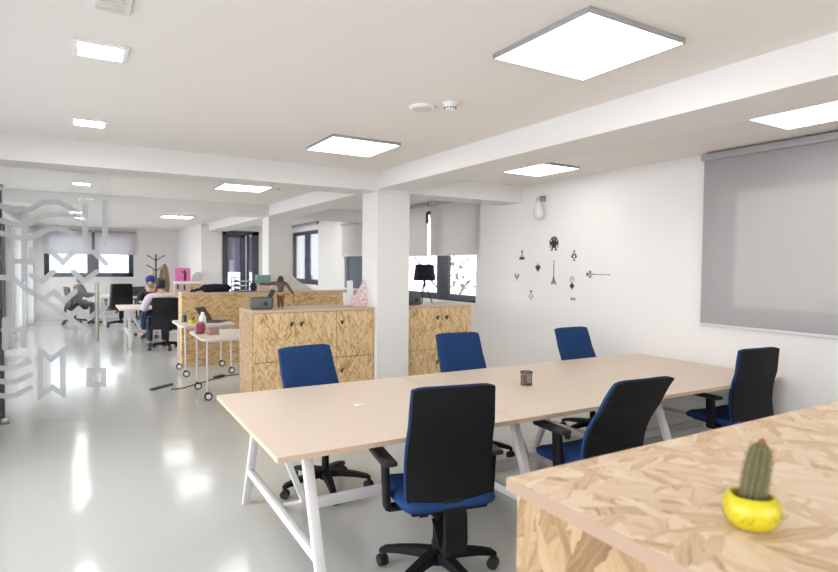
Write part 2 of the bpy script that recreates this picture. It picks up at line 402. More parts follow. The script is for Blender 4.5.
D0 = (11.7, 13.0, 0.0, 2.35); WL1 = (-2.2, 5.4, 0.15, 2.40); WL2 = (7.4, 11.3, 0.15, 2.40); WL3 = (13.35, 14.5, 0.10, 2.30); WL4 = (14.75, 15.95, 0.10, 2.30); WL5 = (16.2, 17.55, 0.10, 2.30); WL6 = (17.8, 18.85, 0.10, 2.30); WF = (-0.7, 4.4, 0.5, 2.35)
structure('wall_left', holed_wall(MB(), 'y', XL - WT, XL, YB, YF, 0, ZC, [D0, WL1, WL2, WL3, WL4, WL5, WL6]), M['wall'], 'white left wall behind the glass partition', 'wall')
structure('wall_front', holed_wall(MB(), 'x', YB - WT, YB, XL - WT, XR + WT, 0, ZC, [WF]), M['wall'], 'white wall behind the camera', 'wall')

# beams and columns
structure('beam_lengthwise', MB().span((2.83, YB, 2.445), (3.275, YD, ZC)), M['wall'], 'white ceiling beam running lengthwise into the room', 'beam')
structure('beam_crosswise', MB().span((XL, 5.64, 2.42), (XR, 6.06, ZC)), M['wall'], 'nearer white crosswise ceiling beam', 'beam')
structure('beam_crosswise.001', MB().span((XL, 9.85, 2.44), (XR, 10.27, ZC)), M['wall'], 'farther white crosswise ceiling beam', 'beam')
structure('column', MB().span((2.832, 5.665, 0), (3.238, 6.055, 2.46)), M['wall'], 'nearer square white column between the board cabinets', 'column')
structure('column.001', MB().span((2.832, 9.875, 0), (3.238, 10.265, 2.46)), M['wall'], 'farther square white column behind the wooden figurine', 'column')

def casement(name, hole, axis, t, mullions, label, frame=0.07, depth=0.07, bottom=0.08, m=None, inner=True, handle=None):
    """frame and panes filling a hole; t = where the frame's room face lies"""
    m = m or M['frame']
    r = empty(name, (0, 0, 0), 0, label, 'window', None, 'structure')
    a0, a1, z0, z1 = hole
    mb = MB()
    def seg(p, q, u, v, off=0.0, dd=None):
        dd = dd or depth
        if axis == 'y': mb.span((t + off, p, u), (t + off + dd, q, v), 0.004)
        else: mb.span((p, t + off, u), (q, t + off + dd, v), 0.004)
    seg(a0, a1, z0, z0 + bottom); seg(a0, a1, z1 - frame, z1); seg(a0, a0 + frame, z0, z1); seg(a1 - frame, a1, z0, z1)
    for (p, q) in mullions: seg(p, q, z0, z1, -0.012)
    mb.build('window_frame', m, r)
    edges = [a0 + frame] + [x for pq in mullions for x in pq] + [a1 - frame]
    for i in range(0, len(edges), 2):
        g = MB()
        if axis == 'y': g.span((t + 0.03, edges[i] - 0.005, z0 + bottom - 0.01), (t + 0.036, edges[i + 1] + 0.005, z1 - frame + 0.01))
        else: g.span((edges[i] - 0.005, t + 0.03, z0 + bottom - 0.01), (edges[i + 1] + 0.005, t + 0.036, z1 - frame + 0.01))
        g.build('pane', M['pane'], r, False)
    if handle:
        h = MB(); a, z = handle
        h.box((t - 0.02, a, z), (0.03, 0.03, 0.06), None, 0.004); h.box((t - 0.045, a, z - 0.05), (0.02, 0.022, 0.13), None, 0.005)
        h.build('handle', M['frame'], r)
    return r
casement('window_1', W0, 'y', XR + 0.16, [], 'window veiled by the large drawn grey blind', m=M['bluegrey'])
casement('window_2', W1, 'y', XR + 0.07, [(7.40, 7.70)], 'dark framed window behind the tripod lamp', frame=0.05, bottom=0.10)
casement('window_3', W2, 'y', XR + 0.05, [(10.15, 11.08)], 'dark window sliver left of the nearer column', m=M['bluegrey'])
casement('window_4', W3, 'y', XR + 0.05, [(13.62, 13.86)], 'dark framed casement with handle right of the farther column', frame=0.09, bottom=0.12, handle=(13.72, 1.75))
casement('window_5', W4, 'x', YF + 0.06, [(0.20, 0.50)], 'wide far window with two half drawn blinds', frame=0.13, bottom=0.12)
casement('window_6', WL1, 'y', XL - 0.2, [(0.28, 0.36), (2.8, 2.88)], 'tall glazed front added on the left for daylight, outside the picture')  # added unseen glazing that lets more daylight into the near half
casement('window_7', WL2, 'y', XL - 0.2, [(9.3, 9.38)], 'unseen tall glazing added for daylight on the left wall beyond the glass partition')  # glazing added out of view to brighten the aisle from the side
for i_, (h_, lab_) in enumerate(((WL3, 'narrow glazed bay on the left wall nearest the dark doorway'), (WL4, 'second narrow glazed bay on the left wall'), (WL5, 'third narrow glazed bay on the left wall'), (WL6, 'last narrow glazed bay on the left wall'))):
    casement('window_%d' % (i_ + 9), h_, 'y', XL - 0.1, [], lab_, m=M['white_metal'], frame=0.05, bottom=0.05)
casement('window_8', WF, 'x', YB - 0.2, [(1.0, 1.08), (2.7, 2.78)], 'unseen wide window added behind the camera for daylight')  # opening added in the unseen wall for extra fill daylight
# sills
for i, (h, lab) in enumerate(((W1, 'white window sill behind the tripod lamp'), (W3, 'white sill below the far casement'), (W4, 'white sill of the far end window'))):
    mb = MB()
    if h is W4: mb.span((h[0] - 0.03, YF - 0.03, h[2] - 0.03), (h[1] + 0.03, YF + 0.06, h[2] - 0.001), 0.004)
    else: mb.span((XR - 0.04, h[0] - 0.03, h[2] - 0.03), (XR + 0.06, h[1] + 0.03, h[2] - 0.001), 0.004)
    structure('trim_%d' % (i + 1), mb, M['white'], lab, 'window sill')

# glazed door in the far wall
r = empty('door_1', (0, 0, 0), 0, 'glazed far door in a dark frame', 'door', None, 'structure')
mb = MB()
for a, b_ in (((3.16, 0), (3.26, 2.47)), ((3.93, 0), (4.09, 2.47)), ((3.16, 2.36), (4.09, 2.47))): mb.span((a[0], YD - 0.02, a[1]), (b_[0], YD + 0.08, b_[1]), 0.004)
mb.build('door_frame', M['frame'], r)
mb = MB()
for a, b_ in (((3.26, 0.02), (3.30, 2.365)), ((3.62, 0.02), (3.755, 2.365)), ((3.26, 2.30), (3.74, 2.365)), ((3.26, 0.02), (3.74, 0.16)), ((3.775, 0.02), (3.845, 2.36))): mb.span((a[0], YD - 0.01, a[1]), (b_[0], YD + 0.05, b_[1]), 0.004)
mb.build('door_leaf', M['frame'], r)
MB().span((3.295, YD + 0.015, 0.15), (3.625, YD + 0.021, 2.31)).span((3.74, YD + 0.015, 0.02), (3.93, YD + 0.021, 2.36)).build('pane', M['pane'], r, False)
MB().span((3.30, YD + 0.03, 1.40), (3.62, YD + 0.036, 2.31)).span((3.85, YD + 0.03, 1.40), (3.93, YD + 0.036, 2.35)).build('blind', fabric_screen('door_blind', (0.40, 0.36, 0.47), 0.3, 0.05), r, False)

# dark framed glazed door and white posts on the left wall
r = empty('door_2', (0, 0, 0), 0, 'dark framed glazed doorway at the far left behind glass', 'door', None, 'structure')
mb = MB()
for a, b_ in (((11.7, 0), (11.82, 2.35)), ((12.88, 0), (13.0, 2.35)), ((11.7, 2.25), (13.0, 2.35))): mb.span((XL - 0.12, a[0], a[1]), (XL - 0.02, b_[0], b_[1]), 0.004)
mb.build('door_frame', M['frame'], r)
MB().span((XL - 0.08, 11.82, 0), (XL - 0.074, 12.88, 2.25)).build('pane', M['pane'], r, False)
for i, (y, w, dpt) in enumerate(((13.08, 0.24, 0.07), (14.52, 0.21, 0.12), (15.97, 0.21, 0.10), (17.57, 0.21, 0.14))):
    structure('trim_%d' % (i + 4), MB().span((XL, y, 0), (XL + dpt, y + w, 2.35), 0.004), M['white'] if i % 2 else mat('pale_grey_post_%d' % i, (0.60, 0.615, 0.625), 0.6, var=0.01), ['pale grey post on the left wall', 'white post on the left wall', 'broad pale grey post on the left wall', 'farthest white post on the left wall'][i], 'post')
structure('trim_8', MB().span((XL - 0.02, 11.5, 2.35), (XL + 0.10, 18.9, 2.44), 0.004), M['white'], 'white rail along the top of the left wall posts', 'rail')

# ------------------------------------------------------------------ ceiling lights
def panel_light():
    r = empty('ceiling_light', (0, 0, 0))
    mb = MB(); h, w, d = 0.305, 0.010, 0.026
    for a, b_ in (((-h, -h), (h, -h + w)), ((-h, h - w), (h, h)), ((-h, -h + w), (-h + w, h - w)), ((h - w, -h + w), (h, h - w))):
        mb.span((a[0], a[1], -d), (b_[0], b_[1], -0.001), 0.003)
    mb.build('frame', M['lightframe'], r)
    MB().span((-h + w - 0.004, -h + w - 0.004, -d + 0.001), (h - w + 0.004, h - w + 0.004, -d + 0.012)).build('diffuser', M['panel'], r, False)
    return r
P0 = panel_light(); GP = 'square ceiling light panels'
spots = [((2.035, 1.925), 'largest nearest square light panel hung above the front of the desks'),
         ((2.015, 4.52), 'square light panel before the crosswise beam, left of the lengthwise beam'),
         ((1.87, 7.70), 'square light panel just beyond the nearer crosswise beam'),
         ((1.83, 13.30), 'farthest and flattest square light panel, above the seated people'),
         ((4.085, 4.50), 'square light panel on the window side above the wall stickers'),
         ((1.85, 11.40), 'light panel hidden above the farther crosswise beam, mirrored in the floor'),
         ((4.085, 11.30), 'unseen light panel added on the window side beyond the farther crosswise beam'),  # extra panel added out of sight to lift the far end's light
         ((4.0, 13.40), 'unseen light panel added behind the farther column, before the dark framed door'),  # added lamp hidden by the column, there to brighten the far end
         ((4.085, 1.91), 'square light panel cut by the right edge of the picture')]
for i, ((x, y), lab) in enumerate(spots):
    if i == 0: P0.location = (x, y, ZC); tag(P0, lab, 'ceiling light', GP)
    else: dup(P0, (x, y, ZC), 0, lab, GP)

def downlight():
    r = empty('downlight', (0, 0, 0))
    mb = MB(); h, w = 0.118, 0.024
    for a, b_ in (((-h, -h), (h, -h + w)), ((-h, h - w), (h, h)), ((-h, -h + w), (-h + w, h - w)), ((h - w, -h + w), (h, h - w))):
        mb.span((a[0], a[1], -0.012), (b_[0], b_[1], -0.001), 0.003)
    mb.build('trim_ring', M['white_plastic'], r)
    MB().span((-h + w - 0.002, -h + w - 0.002, -0.008), (h - w + 0.002, h - w + 0.002, -0.002)).build('diffuser', M['downlight'], r, False)
    return r
DL = downlight(); GD = 'small square downlights along the left aisle'
dls = [(0.10, 3.20, 'nearest lit small square downlight, at upper left'), (0.075, 4.87, 'lit small downlight just before the nearer crosswise beam'),
       (0.04, 8.62, 'first small downlight beyond the nearer crosswise beam, seen through glass'), (0.06, 10.24, 'second small downlight beyond the nearer crosswise beam'),
       (0.02, 11.86, 'third small downlight beyond the nearer crosswise beam'), (-0.04, 13.53, 'fourth small downlight beyond the nearer crosswise beam'),
       (0.03, 15.26, 'farthest small downlight of the left aisle row')]
for i, (x, y, lab) in enumerate(dls):
    if i == 0: DL.location = (x, y, ZC); tag(DL, lab, 'downlight', GD)
    else: dup(DL, (x, y, ZC), 0, lab, GD)
# unlit square unit at the top edge
r = empty('ceiling_speaker', (0.115, 2.56, ZC), 0, 'unlit square ceiling unit with grey grille at the top left edge', 'ceiling speaker')
MB().span((-0.075, -0.12, -0.012), (0.075, 0.12, -0.001), 0.003).build('faceplate', M['white_plastic'], r)
mb = MB()
for k in range(5): mb.span((-0.05, -0.10 + k * 0.042, -0.016), (0.05, -0.075 + k * 0.042, -0.011))
mb.build('grille', M['cream_plastic'], r)
r = empty('ceiling_speaker', (0.085, 7.45, ZC), 0, 'dull square ceiling unit beyond the nearer crosswise beam', 'ceiling speaker')
MB().span((-0.11, -0.12, -0.012), (0.11, 0.12, -0.001), 0.003).build('faceplate', M['white_plastic'], r)
MB().span((-0.085, -0.09, -0.016), (0.085, 0.09, -0.011)).build('grille', M['cream_plastic'], r)
# round speaker and smoke detectors
r = empty('ceiling_speaker', (1.915, 3.20, ZC), 0, 'round cream ceiling speaker beside the smoke detector', 'ceiling speaker')
MB().lathe([(0.0, -0.018), (0.07, -0.018), (0.082, -0.010), (0.085, -0.001)], n=40).build('faceplate', M['white_plastic'], r)
MB().lathe([(0.0, -0.021), (0.062, -0.021), (0.066, -0.016)], n=40).build('grille', M['cream_plastic'], r)
def smoke(loc, lab, rz=0):
    r = empty('smoke_detector', loc, rz, lab, 'smoke detector', 'smoke detectors')
    MB().lathe([(0.0, -0.012), (0.046, -0.012), (0.05, -0.006), (0.05, -0.001)], n=28).build('base', M['white_plastic'], r)
    MB().lathe([(0.0, -0.046), (0.026, -0.046), (0.034, -0.040), (0.037, -0.012)], n=28).build('dome', M['white_plastic'], r)
    mb = MB()
    for k in range(12):
        a = 2 * PI * k / 12; mb.box((0.0365 * math.cos(a), 0.0365 * math.sin(a), -0.034), (0.004, 0.010, 0.007), RZ(a))
    mb.build('vents', M['rubber'], r)
smoke((2.02, 3.03, ZC), 'white smoke detector beside the round ceiling speaker')
smoke((2.27, 7.50, ZC), 'smoke detector just right of the light panel beyond the nearer beam')

# ------------------------------------------------------------------ roller blinds
def blind(name, y0, y1, ztop, zbot, x, m, label, group=None, box=True, axis='y', hem=True, ysurf=None):
    r = empty(name, (0, 0, 0), 0, label, 'roller blind', group)
    f = MB()
    def sp(mb, p, q, d0, d1, u, v, bev=0.0):
        if axis == 'y': mb.span((x - d1, p, u), (x - d0, q, v), bev)
        else: mb.span((p, x - d1, u), (q, x - d0, v), bev)
    c = MB()
    if box:
        sp(c, y0, y1, 0.0, 0.075, ztop - 0.055, ztop, 0.006); sp(c, y0 + 0.002, y1 - 0.002, 0.0, 0.081, ztop - 0.034, ztop - 0.026)
        c.build('cassette', M['blindcase'], r)
    else:
        if axis == 'y': c.cyl((x - 0.035, y0, ztop - 0.04), (x - 0.035, y1, ztop - 0.04), 0.03)
        else: c.cyl((y0, x - 0.035, ztop - 0.04), (y1, x - 0.035, ztop - 0.04), 0.03)
        c.build('roller', M['blindcase'], r)
    sp(f, y0 + 0.012, y1 - 0.012, 0.036, 0.0375, zbot, ztop - 0.03)
    f.build('fabric', m, r, False)
    if hem:
        h = MB(); sp(h, y0 + 0.010, y1 - 0.010, 0.030, 0.044, zbot - 0.012, zbot + 0.014, 0.004); h.build('hem_bar', M['hem'], r)
    return r
M['blindcase'] = mat('grey_blind_case', (0.38, 0.37, 0.38), 0.5, var=0.02)
M['hem'] = mat('pale_hem_bar', (0.58, 0.56, 0.56), 0.5, var=0.02)
blind('roller_blind', 0.40, 3.13, 2.612, 1.10, XR - 0.004, M['blind_big'], 'largest grey roller blind, fully drawn over the near right window')
b = blind('roller_blind', 6.49, 7.755, ZC - 0.005, 1.775, XR - 0.004, M['blind'], 'wider grey blind half drawn above the tripod lamp, right of the pull chain', box=False)
blind('roller_blind', 7.815, 9.10, ZC - 0.005, 1.775, XR - 0.004, M['blind'], 'grey blind beside the nearer column, left of the pull chain', box=False)
r = empty('blind_chain', (0, 0, 0), 0, 'pull chain with black weight hanging between the two blinds', 'blind chain')
MB().tube([(XR - 0.075, 7.79, 2.60), (XR - 0.075, 7.79, 1.80)], 0.005, 6).build('chain', M['white_plastic'], r)
MB().cyl((XR - 0.075, 7.79, 2.28), (XR - 0.075, 7.79, 2.46), 0.022).build('weight', M['rubber'], r)
blind('roller_blind', 9.83, 11.32, 2.50, 1.80, XR - 0.004, M['blind'], 'grey blind half drawn on the window sliver left of the nearer column', box=False)
blind('roller_blind', 12.75, 14.85, 2.63, 2.56, XR - 0.004, M['blind'], 'rolled up blind above the far casement right of the farther column', hem=True)
blind('roller_blind', -0.87, 0.335, 2.55, 1.865, YF - 0.004, M['blind_back'], 'left of the two half drawn blinds on the far end window', 'far end blinds', box=False, axis='x')
blind('roller_blind', 0.385, 1.47, 2.55, 1.865, YF - 0.004, M['blind_back'], 'right of the two half drawn blinds on the far end window', 'far end blinds', box=False, axis='x')

# ------------------------------------------------------------------ glass partition with frosted decals
r = empty('glass_partition', (0, 6.91, 0), 0, 'clear glass partition at left with frosted line graphics and a bar handle', 'glass partition')
MB().span((-0.72, -0.005, 0.008), (0.30, 0.005, 2.625)).build('glass_panel', M['partition'], r, False)
strokes = [[(-0.69, 2.16), (-0.556, 2.127), (-0.472, 2.105), (-0.402, 2.136), (-0.314, 2.204), (-0.189, 2.223), (-0.08, 2.166), (-0.007, 2.116)], [(-0.691, 2.017), (-0.558, 1.982), (-0.473, 1.959), (-0.404, 2.0), (-0.298, 2.079), (-0.136, 2.098), (-0.007, 2.051)], [(-0.693, 1.895), (-0.56, 1.859), (-0.475, 1.837), (-0.388, 1.854), (-0.282, 1.932), (-0.192, 1.957), (-0.046, 1.898)], [(0.06, 2.196), (0.056, 1.815)], [(0.242, 2.251), (0.238, 1.809)], [(-0.463, 2.132), (-0.471, 1.434)], [(-0.538, 1.611), (-0.408, 1.613)], [(-0.407, 1.732), (-0.409, 1.598)], [(-0.576, 1.683), (-0.578, 1.476)], [(-0.239, 1.71), (-0.141, 1.605), (-0.048, 1.714)], [(0.131, 1.718), (0.246, 1.598)], [(-0.41, 1.476), (-0.323, 1.412), (-0.224, 1.508)], [(-0.05, 1.509), (0.043, 1.41), (0.158, 1.509)], [(-0.699, 1.456), (-0.565, 1.445), (-0.447, 1.329), (-0.314, 1.226), (0.084, 0.873)], [(-0.314, 1.226), (-0.224, 1.304), (-0.134, 1.209), (-0.041, 1.302)], [(-0.102, 1.032), (-0.008, 1.124), (0.086, 1.025), (0.231, 1.131)], [(-0.709, 0.566), (-0.615, 0.55), (-0.551, 0.553), (-0.442, 0.604)], [(-0.71, 0.437), (-0.616, 0.415), (-0.553, 0.414), (-0.433, 0.471)], [(-0.712, 0.294), (-0.618, 0.276), (-0.554, 0.277), (-0.435, 0.339)], [(-0.482, 0.955), (-0.484, 0.771)], [(-0.641, 0.936), (-0.471, 0.928)], [(-0.629, 1.039), (-0.633, 0.754)], [(-0.343, 0.695), (-0.254, 0.622), (-0.151, 0.696), (-0.156, 0.248), (-0.246, 0.325), (-0.348, 0.255), (-0.343, 0.695)], [(0.081, 0.472), (0.213, 0.461), (0.212, 0.307), (0.079, 0.32), (0.081, 0.472)], [(0.151, 0.313), (0.151, 0.251)], [(0.155, 0.772), (0.153, 0.48)]]
def stroke_outline(pts, hw):
    """round-ended, mitred band around a polyline"""
    P = [Vector(p) for p in pts]; closed = (P[0] - P[-1]).length < 1e-4
    if closed: P = P[:-1]
    n = len(P)
    def side(sg):
        res = []
        for i in range(n):
            if closed or 0 < i < n - 1:
                a = (P[i] - P[i - 1]).normalized(); b = (P[(i + 1) % n] - P[i]).normalized()
                na = Vector((-a.y, a.x)); nb = Vector((-b.y, b.x)); m_ = (na + nb).normalized()
                res.append(P[i] + m_ * (sg * hw / max(0.45, m_.dot(na))))
            else:
                a = (P[1] - P[0]).normalized() if i == 0 else (P[-1] - P[-2]).normalized()
                res.append(P[i] + Vector((-a.y, a.x)) * sg * hw)
        return res
    return side(1), side(-1), closed, P
def frosted_graphic(strokes, hw):
    mb = MB()
    for k, s in enumerate(strokes):
        A, B, closed, P = stroke_outline(s, hw); n = len(P); y = -0.0068 - 0.00002 * k
        va = [mb.bm.verts.new((max(-0.715, p.x), y, p.y)) for p in A]; vb = [mb.bm.verts.new((max(-0.716, p.x), y, p.y)) for p in B]
        for i in range(n if closed else n - 1):
            j = (i + 1) % n; mb.bm.faces.new((va[i], va[j], vb[j], vb[i]))
        if not closed:
            for e, q, r_ in ((0, 1, 1), (n - 1, n - 2, -1)):
                d = (P[e] - P[q]).normalized(); nn = Vector((-d.y, d.x)); cap = []
                for t in range(7):
                    a = PI * t / 6 - PI / 2; p = P[e] + d * math.cos(a) * hw + nn * math.sin(a) * hw
                    cap.append(mb.bm.verts.new((max(-0.716, p.x), y, p.y)))
                mb.bm.faces.new(cap)
    return mb
frosted_graphic(strokes, 0.026).build('frosted_graphic', M['frost'], r, False)
MB().cyl((0.157, -0.045, 0.78), (0.157, -0.045, 1.40), 0.019).cyl((0.157, -0.045, 0.90), (0.157, -0.004, 0.90), 0.009).cyl((0.157, -0.045, 1.28), (0.157, -0.004, 1.28), 0.009).build('bar_handle', M['steel'], r)
MB().box((-0.645, 0, 0.03), (0.07, 0.04, 0.058), None, 0.004).build('floor_clamp', M['steel'], r)
MB().box((-0.66, 0, 2.33), (0.06, 0.04, 0.06), None, 0.004).build('top_clamp', M['steel'], r)
structure('trim_9', MB().span((-0.80, 6.98, 0), (-0.655, 7.08, 2.35), 0.004), M['frame'], 'dark jamb at the left end of the glass partition', 'jamb')

# ------------------------------------------------------------------ office chairs
def rounded_slab(mb, fn, nu, nv):
    mb.grid([[fn(u / (nu - 1), v / (nv - 1)) for u in range(nu)] for v in range(nv)])
def make_chair(seatm, backm_front, shellm, tilt=0.0, tall=0.572):
    """faces +Y, origin on the floor under the gas column"""
    r = empty('office_chair', (0, 0, 0))
    # five-star base
    b = MB(); b.lathe([(0.0, 0.075), (0.040, 0.075), (0.045, 0.09), (0.045, 0.13), (0.036, 0.145)], n=24)
    for k in range(5):
        a = 2 * PI * k / 5 + math.radians(68)
        d = Vector((math.cos(a), math.sin(a), 0)); p = Vector((-d.y, d.x, 0)); rows = []
        for t, z, w, h in ((0.02, 0.125, 0.036, 0.05), (0.12, 0.120, 0.030, 0.042), (0.22, 0.108, 0.025, 0.034), (0.30, 0.092, 0.021, 0.028), (0.325, 0.080, 0.014, 0.02)):
            c = d * t + Vector((0, 0, z))
            rows.append([c - p * w - Vector((0, 0, h / 2)), c - p * w * 0.8 + Vector((0, 0, h / 2)), c + p * w * 0.8 + Vector((0, 0, h / 2)), c + p * w - Vector((0, 0, h / 2)), c - p * w - Vector((0, 0, h / 2))])
        b.grid(rows)
        b.bm.faces.new([b.bm.verts.new(q) for q in rows[-1][:4]])
    b.build('star_base', M['black'], r, True, 50)
    for k in range(5):
        a = 2 * PI * k / 5 + math.radians(68); cx, cy = 0.31 * math.cos(a), 0.31 * math.sin(a)
        c = MB(); q = a + 0.9; ax = Vector((math.cos(q), math.sin(q), 0))
        for sg in (-1, 1):
            p = Vector((cx, cy, 0.031)) + ax * 0.013 * sg; c.cyl(p - ax * 0.010, p + ax * 0.010, 0.030, None, 20)
        c.cyl((cx, cy, 0.03), (cx, cy, 0.085), 0.010, None, 10); c.box((cx, cy, 0.052), (0.03, 0.03, 0.022), RZ(q), 0.006)
        c.build('caster', M['rubber'], r)
    g = MB(); g.cyl((0, 0, 0.14), (0, 0, 0.30), 0.026).cyl((0, 0, 0.30), (0, 0, 0.40), 0.019); g.build('gas_column', M['black'], r)
    m_ = MB(); m_.box((0, -0.02, 0.395), (0.16, 0.24, 0.05), None, 0.012)
    m_.tube([(0.06, 0.02, 0.39), (0.22, 0.04, 0.385), (0.27, 0.04, 0.375)], [0.008, 0.008, 0.015], 8)
    m_.tube([(-0.06, 0.0, 0.345), (-0.10, 0.0, 0.345)], 0.024, 12)
    m_.build('tilt_mechanism', M['black'], r)
    # seat cushion with waterfall front
    s = MB(); nu, nv = 17, 17; W, D = 0.24, 0.235
    def seat(sz):
        def f(u, v):
            x = (u * 2 - 1); y = (v * 2 - 1)
            k = 1 - 0.10 * (abs(x) ** 4) * (abs(y) ** 4)
            X = x * W * k; Y = y * D * k + 0.03
            ed = max(abs(x), abs(y)) ** 6
            z = 0.485 + 0.012 * x * x - 0.014 * max(0, y) ** 3 - 0.016 * ed if sz > 0 else 0.418 - 0.012 * max(0, y) ** 2 + 0.014 * ed
            return (X, Y, z)
        return f
    rounded_slab(s, seat(1), nu, nv); rounded_slab(s, seat(-1), nu, nv)
    bmesh.ops.remove_doubles(s.bm, verts=s.bm.verts, dist=0.0001)
    # side skirt
    fa, fb = seat(1), seat(-1); ring = [(i / (nu - 1), 0) for i in range(nu)] + [(1, i / (nv - 1)) for i in range(1, nv)] + [(1 - i / (nu - 1), 1) for i in range(1, nu)] + [(0, 1 - i / (nv - 1)) for i in range(1, nv)]
    rows = []
    for t in (0, 0.25, 0.5, 0.75, 1):
        row = []
        for (u, v) in ring:
            A = Vector(fa(u, v)); B = Vector(fb(u, v)); p = A.lerp(B, t); o = math.sin(PI * t) * 0.016
            dirn = Vector((p.x, p.y - 0.03, 0)).normalized(); row.append(p + dirn * o)
        rows.append(row)
    s.grid(rows); bmesh.ops.remove_doubles(s.bm, verts=s.bm.verts, dist=0.0005)
    s.build('seat_cushion', seatm, r, True, 60)
    MB().box((0, 0.02, 0.416), (0.40, 0.38, 0.022), None, 0.008).build('seat_pan', M['black'], r)
    # backrest: gently S-curved, wider below than at the top
    def bk(u, t):
        x = u * 2 - 1; z = 0.46 + tall * t
        wid = 0.240 - 0.026 * t - 0.012 * (1 - t) ** 3
        corner = 0.012 * max(0, abs(x) ** 8) * (t ** 12)
        y = -0.185 - (0.03 + tilt) * (t - 0.15) ** 2 * (1 if t > 0.15 else -0.3) - (0.0 + 1.2 * tilt) * t + 0.028 * math.sin(PI * min(1, t * 1.5)) + 0.022 * x * x * (1 - 0.5 * t)
        return Vector((x * wid, y, z - corner))
    nu, nv = 13, 19
    def slab(name, off0, off1, inset, m, bulge):
        q = MB(); F = []; Bk = []
        for j in range(nv):
            fr, br = [], []
            for i in range(nu):
                u = i / (nu - 1); t = j / (nv - 1)
                uu = 0.5 + (u - 0.5) * (1 - inset); tt = inset * 0.5 + t * (1 - inset)
                p = bk(uu, tt); e = 1 - max(abs(u * 2 - 1), abs(t * 2 - 1)) ** 5
                fr.append(p + Vector((0, off1 * 0.55 + (off1 * 0.45 + bulge) * e, 0))); br.append(p + Vector((0, off0, 0)))
            F.append(fr); Bk.append(br)
        q.grid(F); q.grid(Bk)
        ringI = [(0, i) for i in range(nu)] + [(j, nu - 1) for j in range(1, nv)] + [(nv - 1, i) for i in range(nu - 2, -1, -1)] + [(j, 0) for j in range(nv - 2, -1, -1)]
        q.grid([[F[j][i] for j, i in ringI], [Bk[j][i] for j, i in ringI]])
        bmesh.ops.remove_doubles(q.bm, verts=q.bm.verts, dist=0.0004)
        return q.build(name, m, r, True, 55)
    slab('back_cushion', 0.0, 0.036, 0.0, backm_front, 0.008)
    slab('back_shell', -0.016, -0.001, 0.015, shellm, 0.0)
    # spine: drops behind the seat and hooks forward to the column
    sp = MB(); rows = []
    for (y, z, w, th) in ((-0.188, 0.485, 0.046, 0.008), (-0.204, 0.46, 0.055, 0.013), (-0.222, 0.42, 0.056, 0.016), (-0.228, 0.30, 0.055, 0.020), (-0.205, 0.225, 0.053, 0.022), (-0.13, 0.215, 0.046, 0.022), (-0.02, 0.30, 0.036, 0.02)):
        rows.append([(-w, y - th, z - th * 0.4), (w, y - th, z - th * 0.4), (w, y + th, z + th * 0.4), (-w, y + th, z + th * 0.4), (-w, y - th, z - th * 0.4)])
    sp.grid(rows); sp.bm.faces.new([sp.bm.verts.new(p) for p in rows[0][:4]]); sp.bm.faces.new([sp.bm.verts.new(p) for p in rows[-1][:4]])
    bmesh.ops.remove_doubles(sp.bm, verts=sp.bm.verts, dist=0.0002)
    sp.build('back_spine', shellm, r, True, 40)
    for sg in (-1, 1):
        a = MB()
        a.bar((sg * 0.16, -0.02, 0.405), (sg * 0.285, -0.02, 0.405), 0.07, 0.022, bev=0.008)
        a.bar((sg * 0.280, -0.02, 0.398), (sg * 0.292, -0.02, 0.635), 0.030, 0.070, up=(0, 1, 0), bev=0.010)
        o = a.build('armrest', M['black'], r)
        MB().box((sg * 0.287, 0.035, 0.645), (0.078, 0.27, 0.028), None, 0.012, 3).build('arm_pad', M['rubber'], o)
    return r
GC = 'blue and black office chairs around the desks'
c0 = make_chair(M['blue'], M['blue'], M['black'])
c0r = make_chair(M['blue'], M['blue'], M['black'], 0.10, 0.515)
c0m = make_chair(M['blue'], M['blue'], M['black'], 0.055)
c0.location = (1.575, 2.435, 0); c0.rotation_euler = (0, 0, math.radians(-11))
tag(c0, 'nearest office chair at the front of the leftmost desk, black shell towards us', 'office chair', GC)
c0r.location = (2.655, 2.395, 0); c0r.rotation_euler = (0, 0, math.radians(-4)); c0r.scale = (1, 1, 1.03)
tag(c0r, 'strongly reclined office chair at the front of the longer desk, half hidden by the counter', 'office chair', GC)
c = dup(c0, (4.395, 2.55, 0), math.radians(-6), 'office chair at the front of the desks nearest the large grey blind', GC); c.scale = (1, 1, 0.98)
c0m.location = (1.505, 3.82, 0); c0m.rotation_euler = (0, 0, math.radians(180 + 11)); c0m.scale = (1, 1, 0.965)
tag(c0m, 'office chair across the desk with blue back before the left cabinet', 'office chair', GC)
c = dup(c0m, (2.868, 3.885, 0), math.radians(180 - 4), 'office chair across the desk with blue back before the right cabinet', GC); c.scale = (1, 1, 0.98)
c = dup(c0m, (4.215, 3.81, 0), math.radians(180 + 1), 'office chair across the desk with blue back before the plain white wall', GC); c.scale = (1, 1, 0.975)

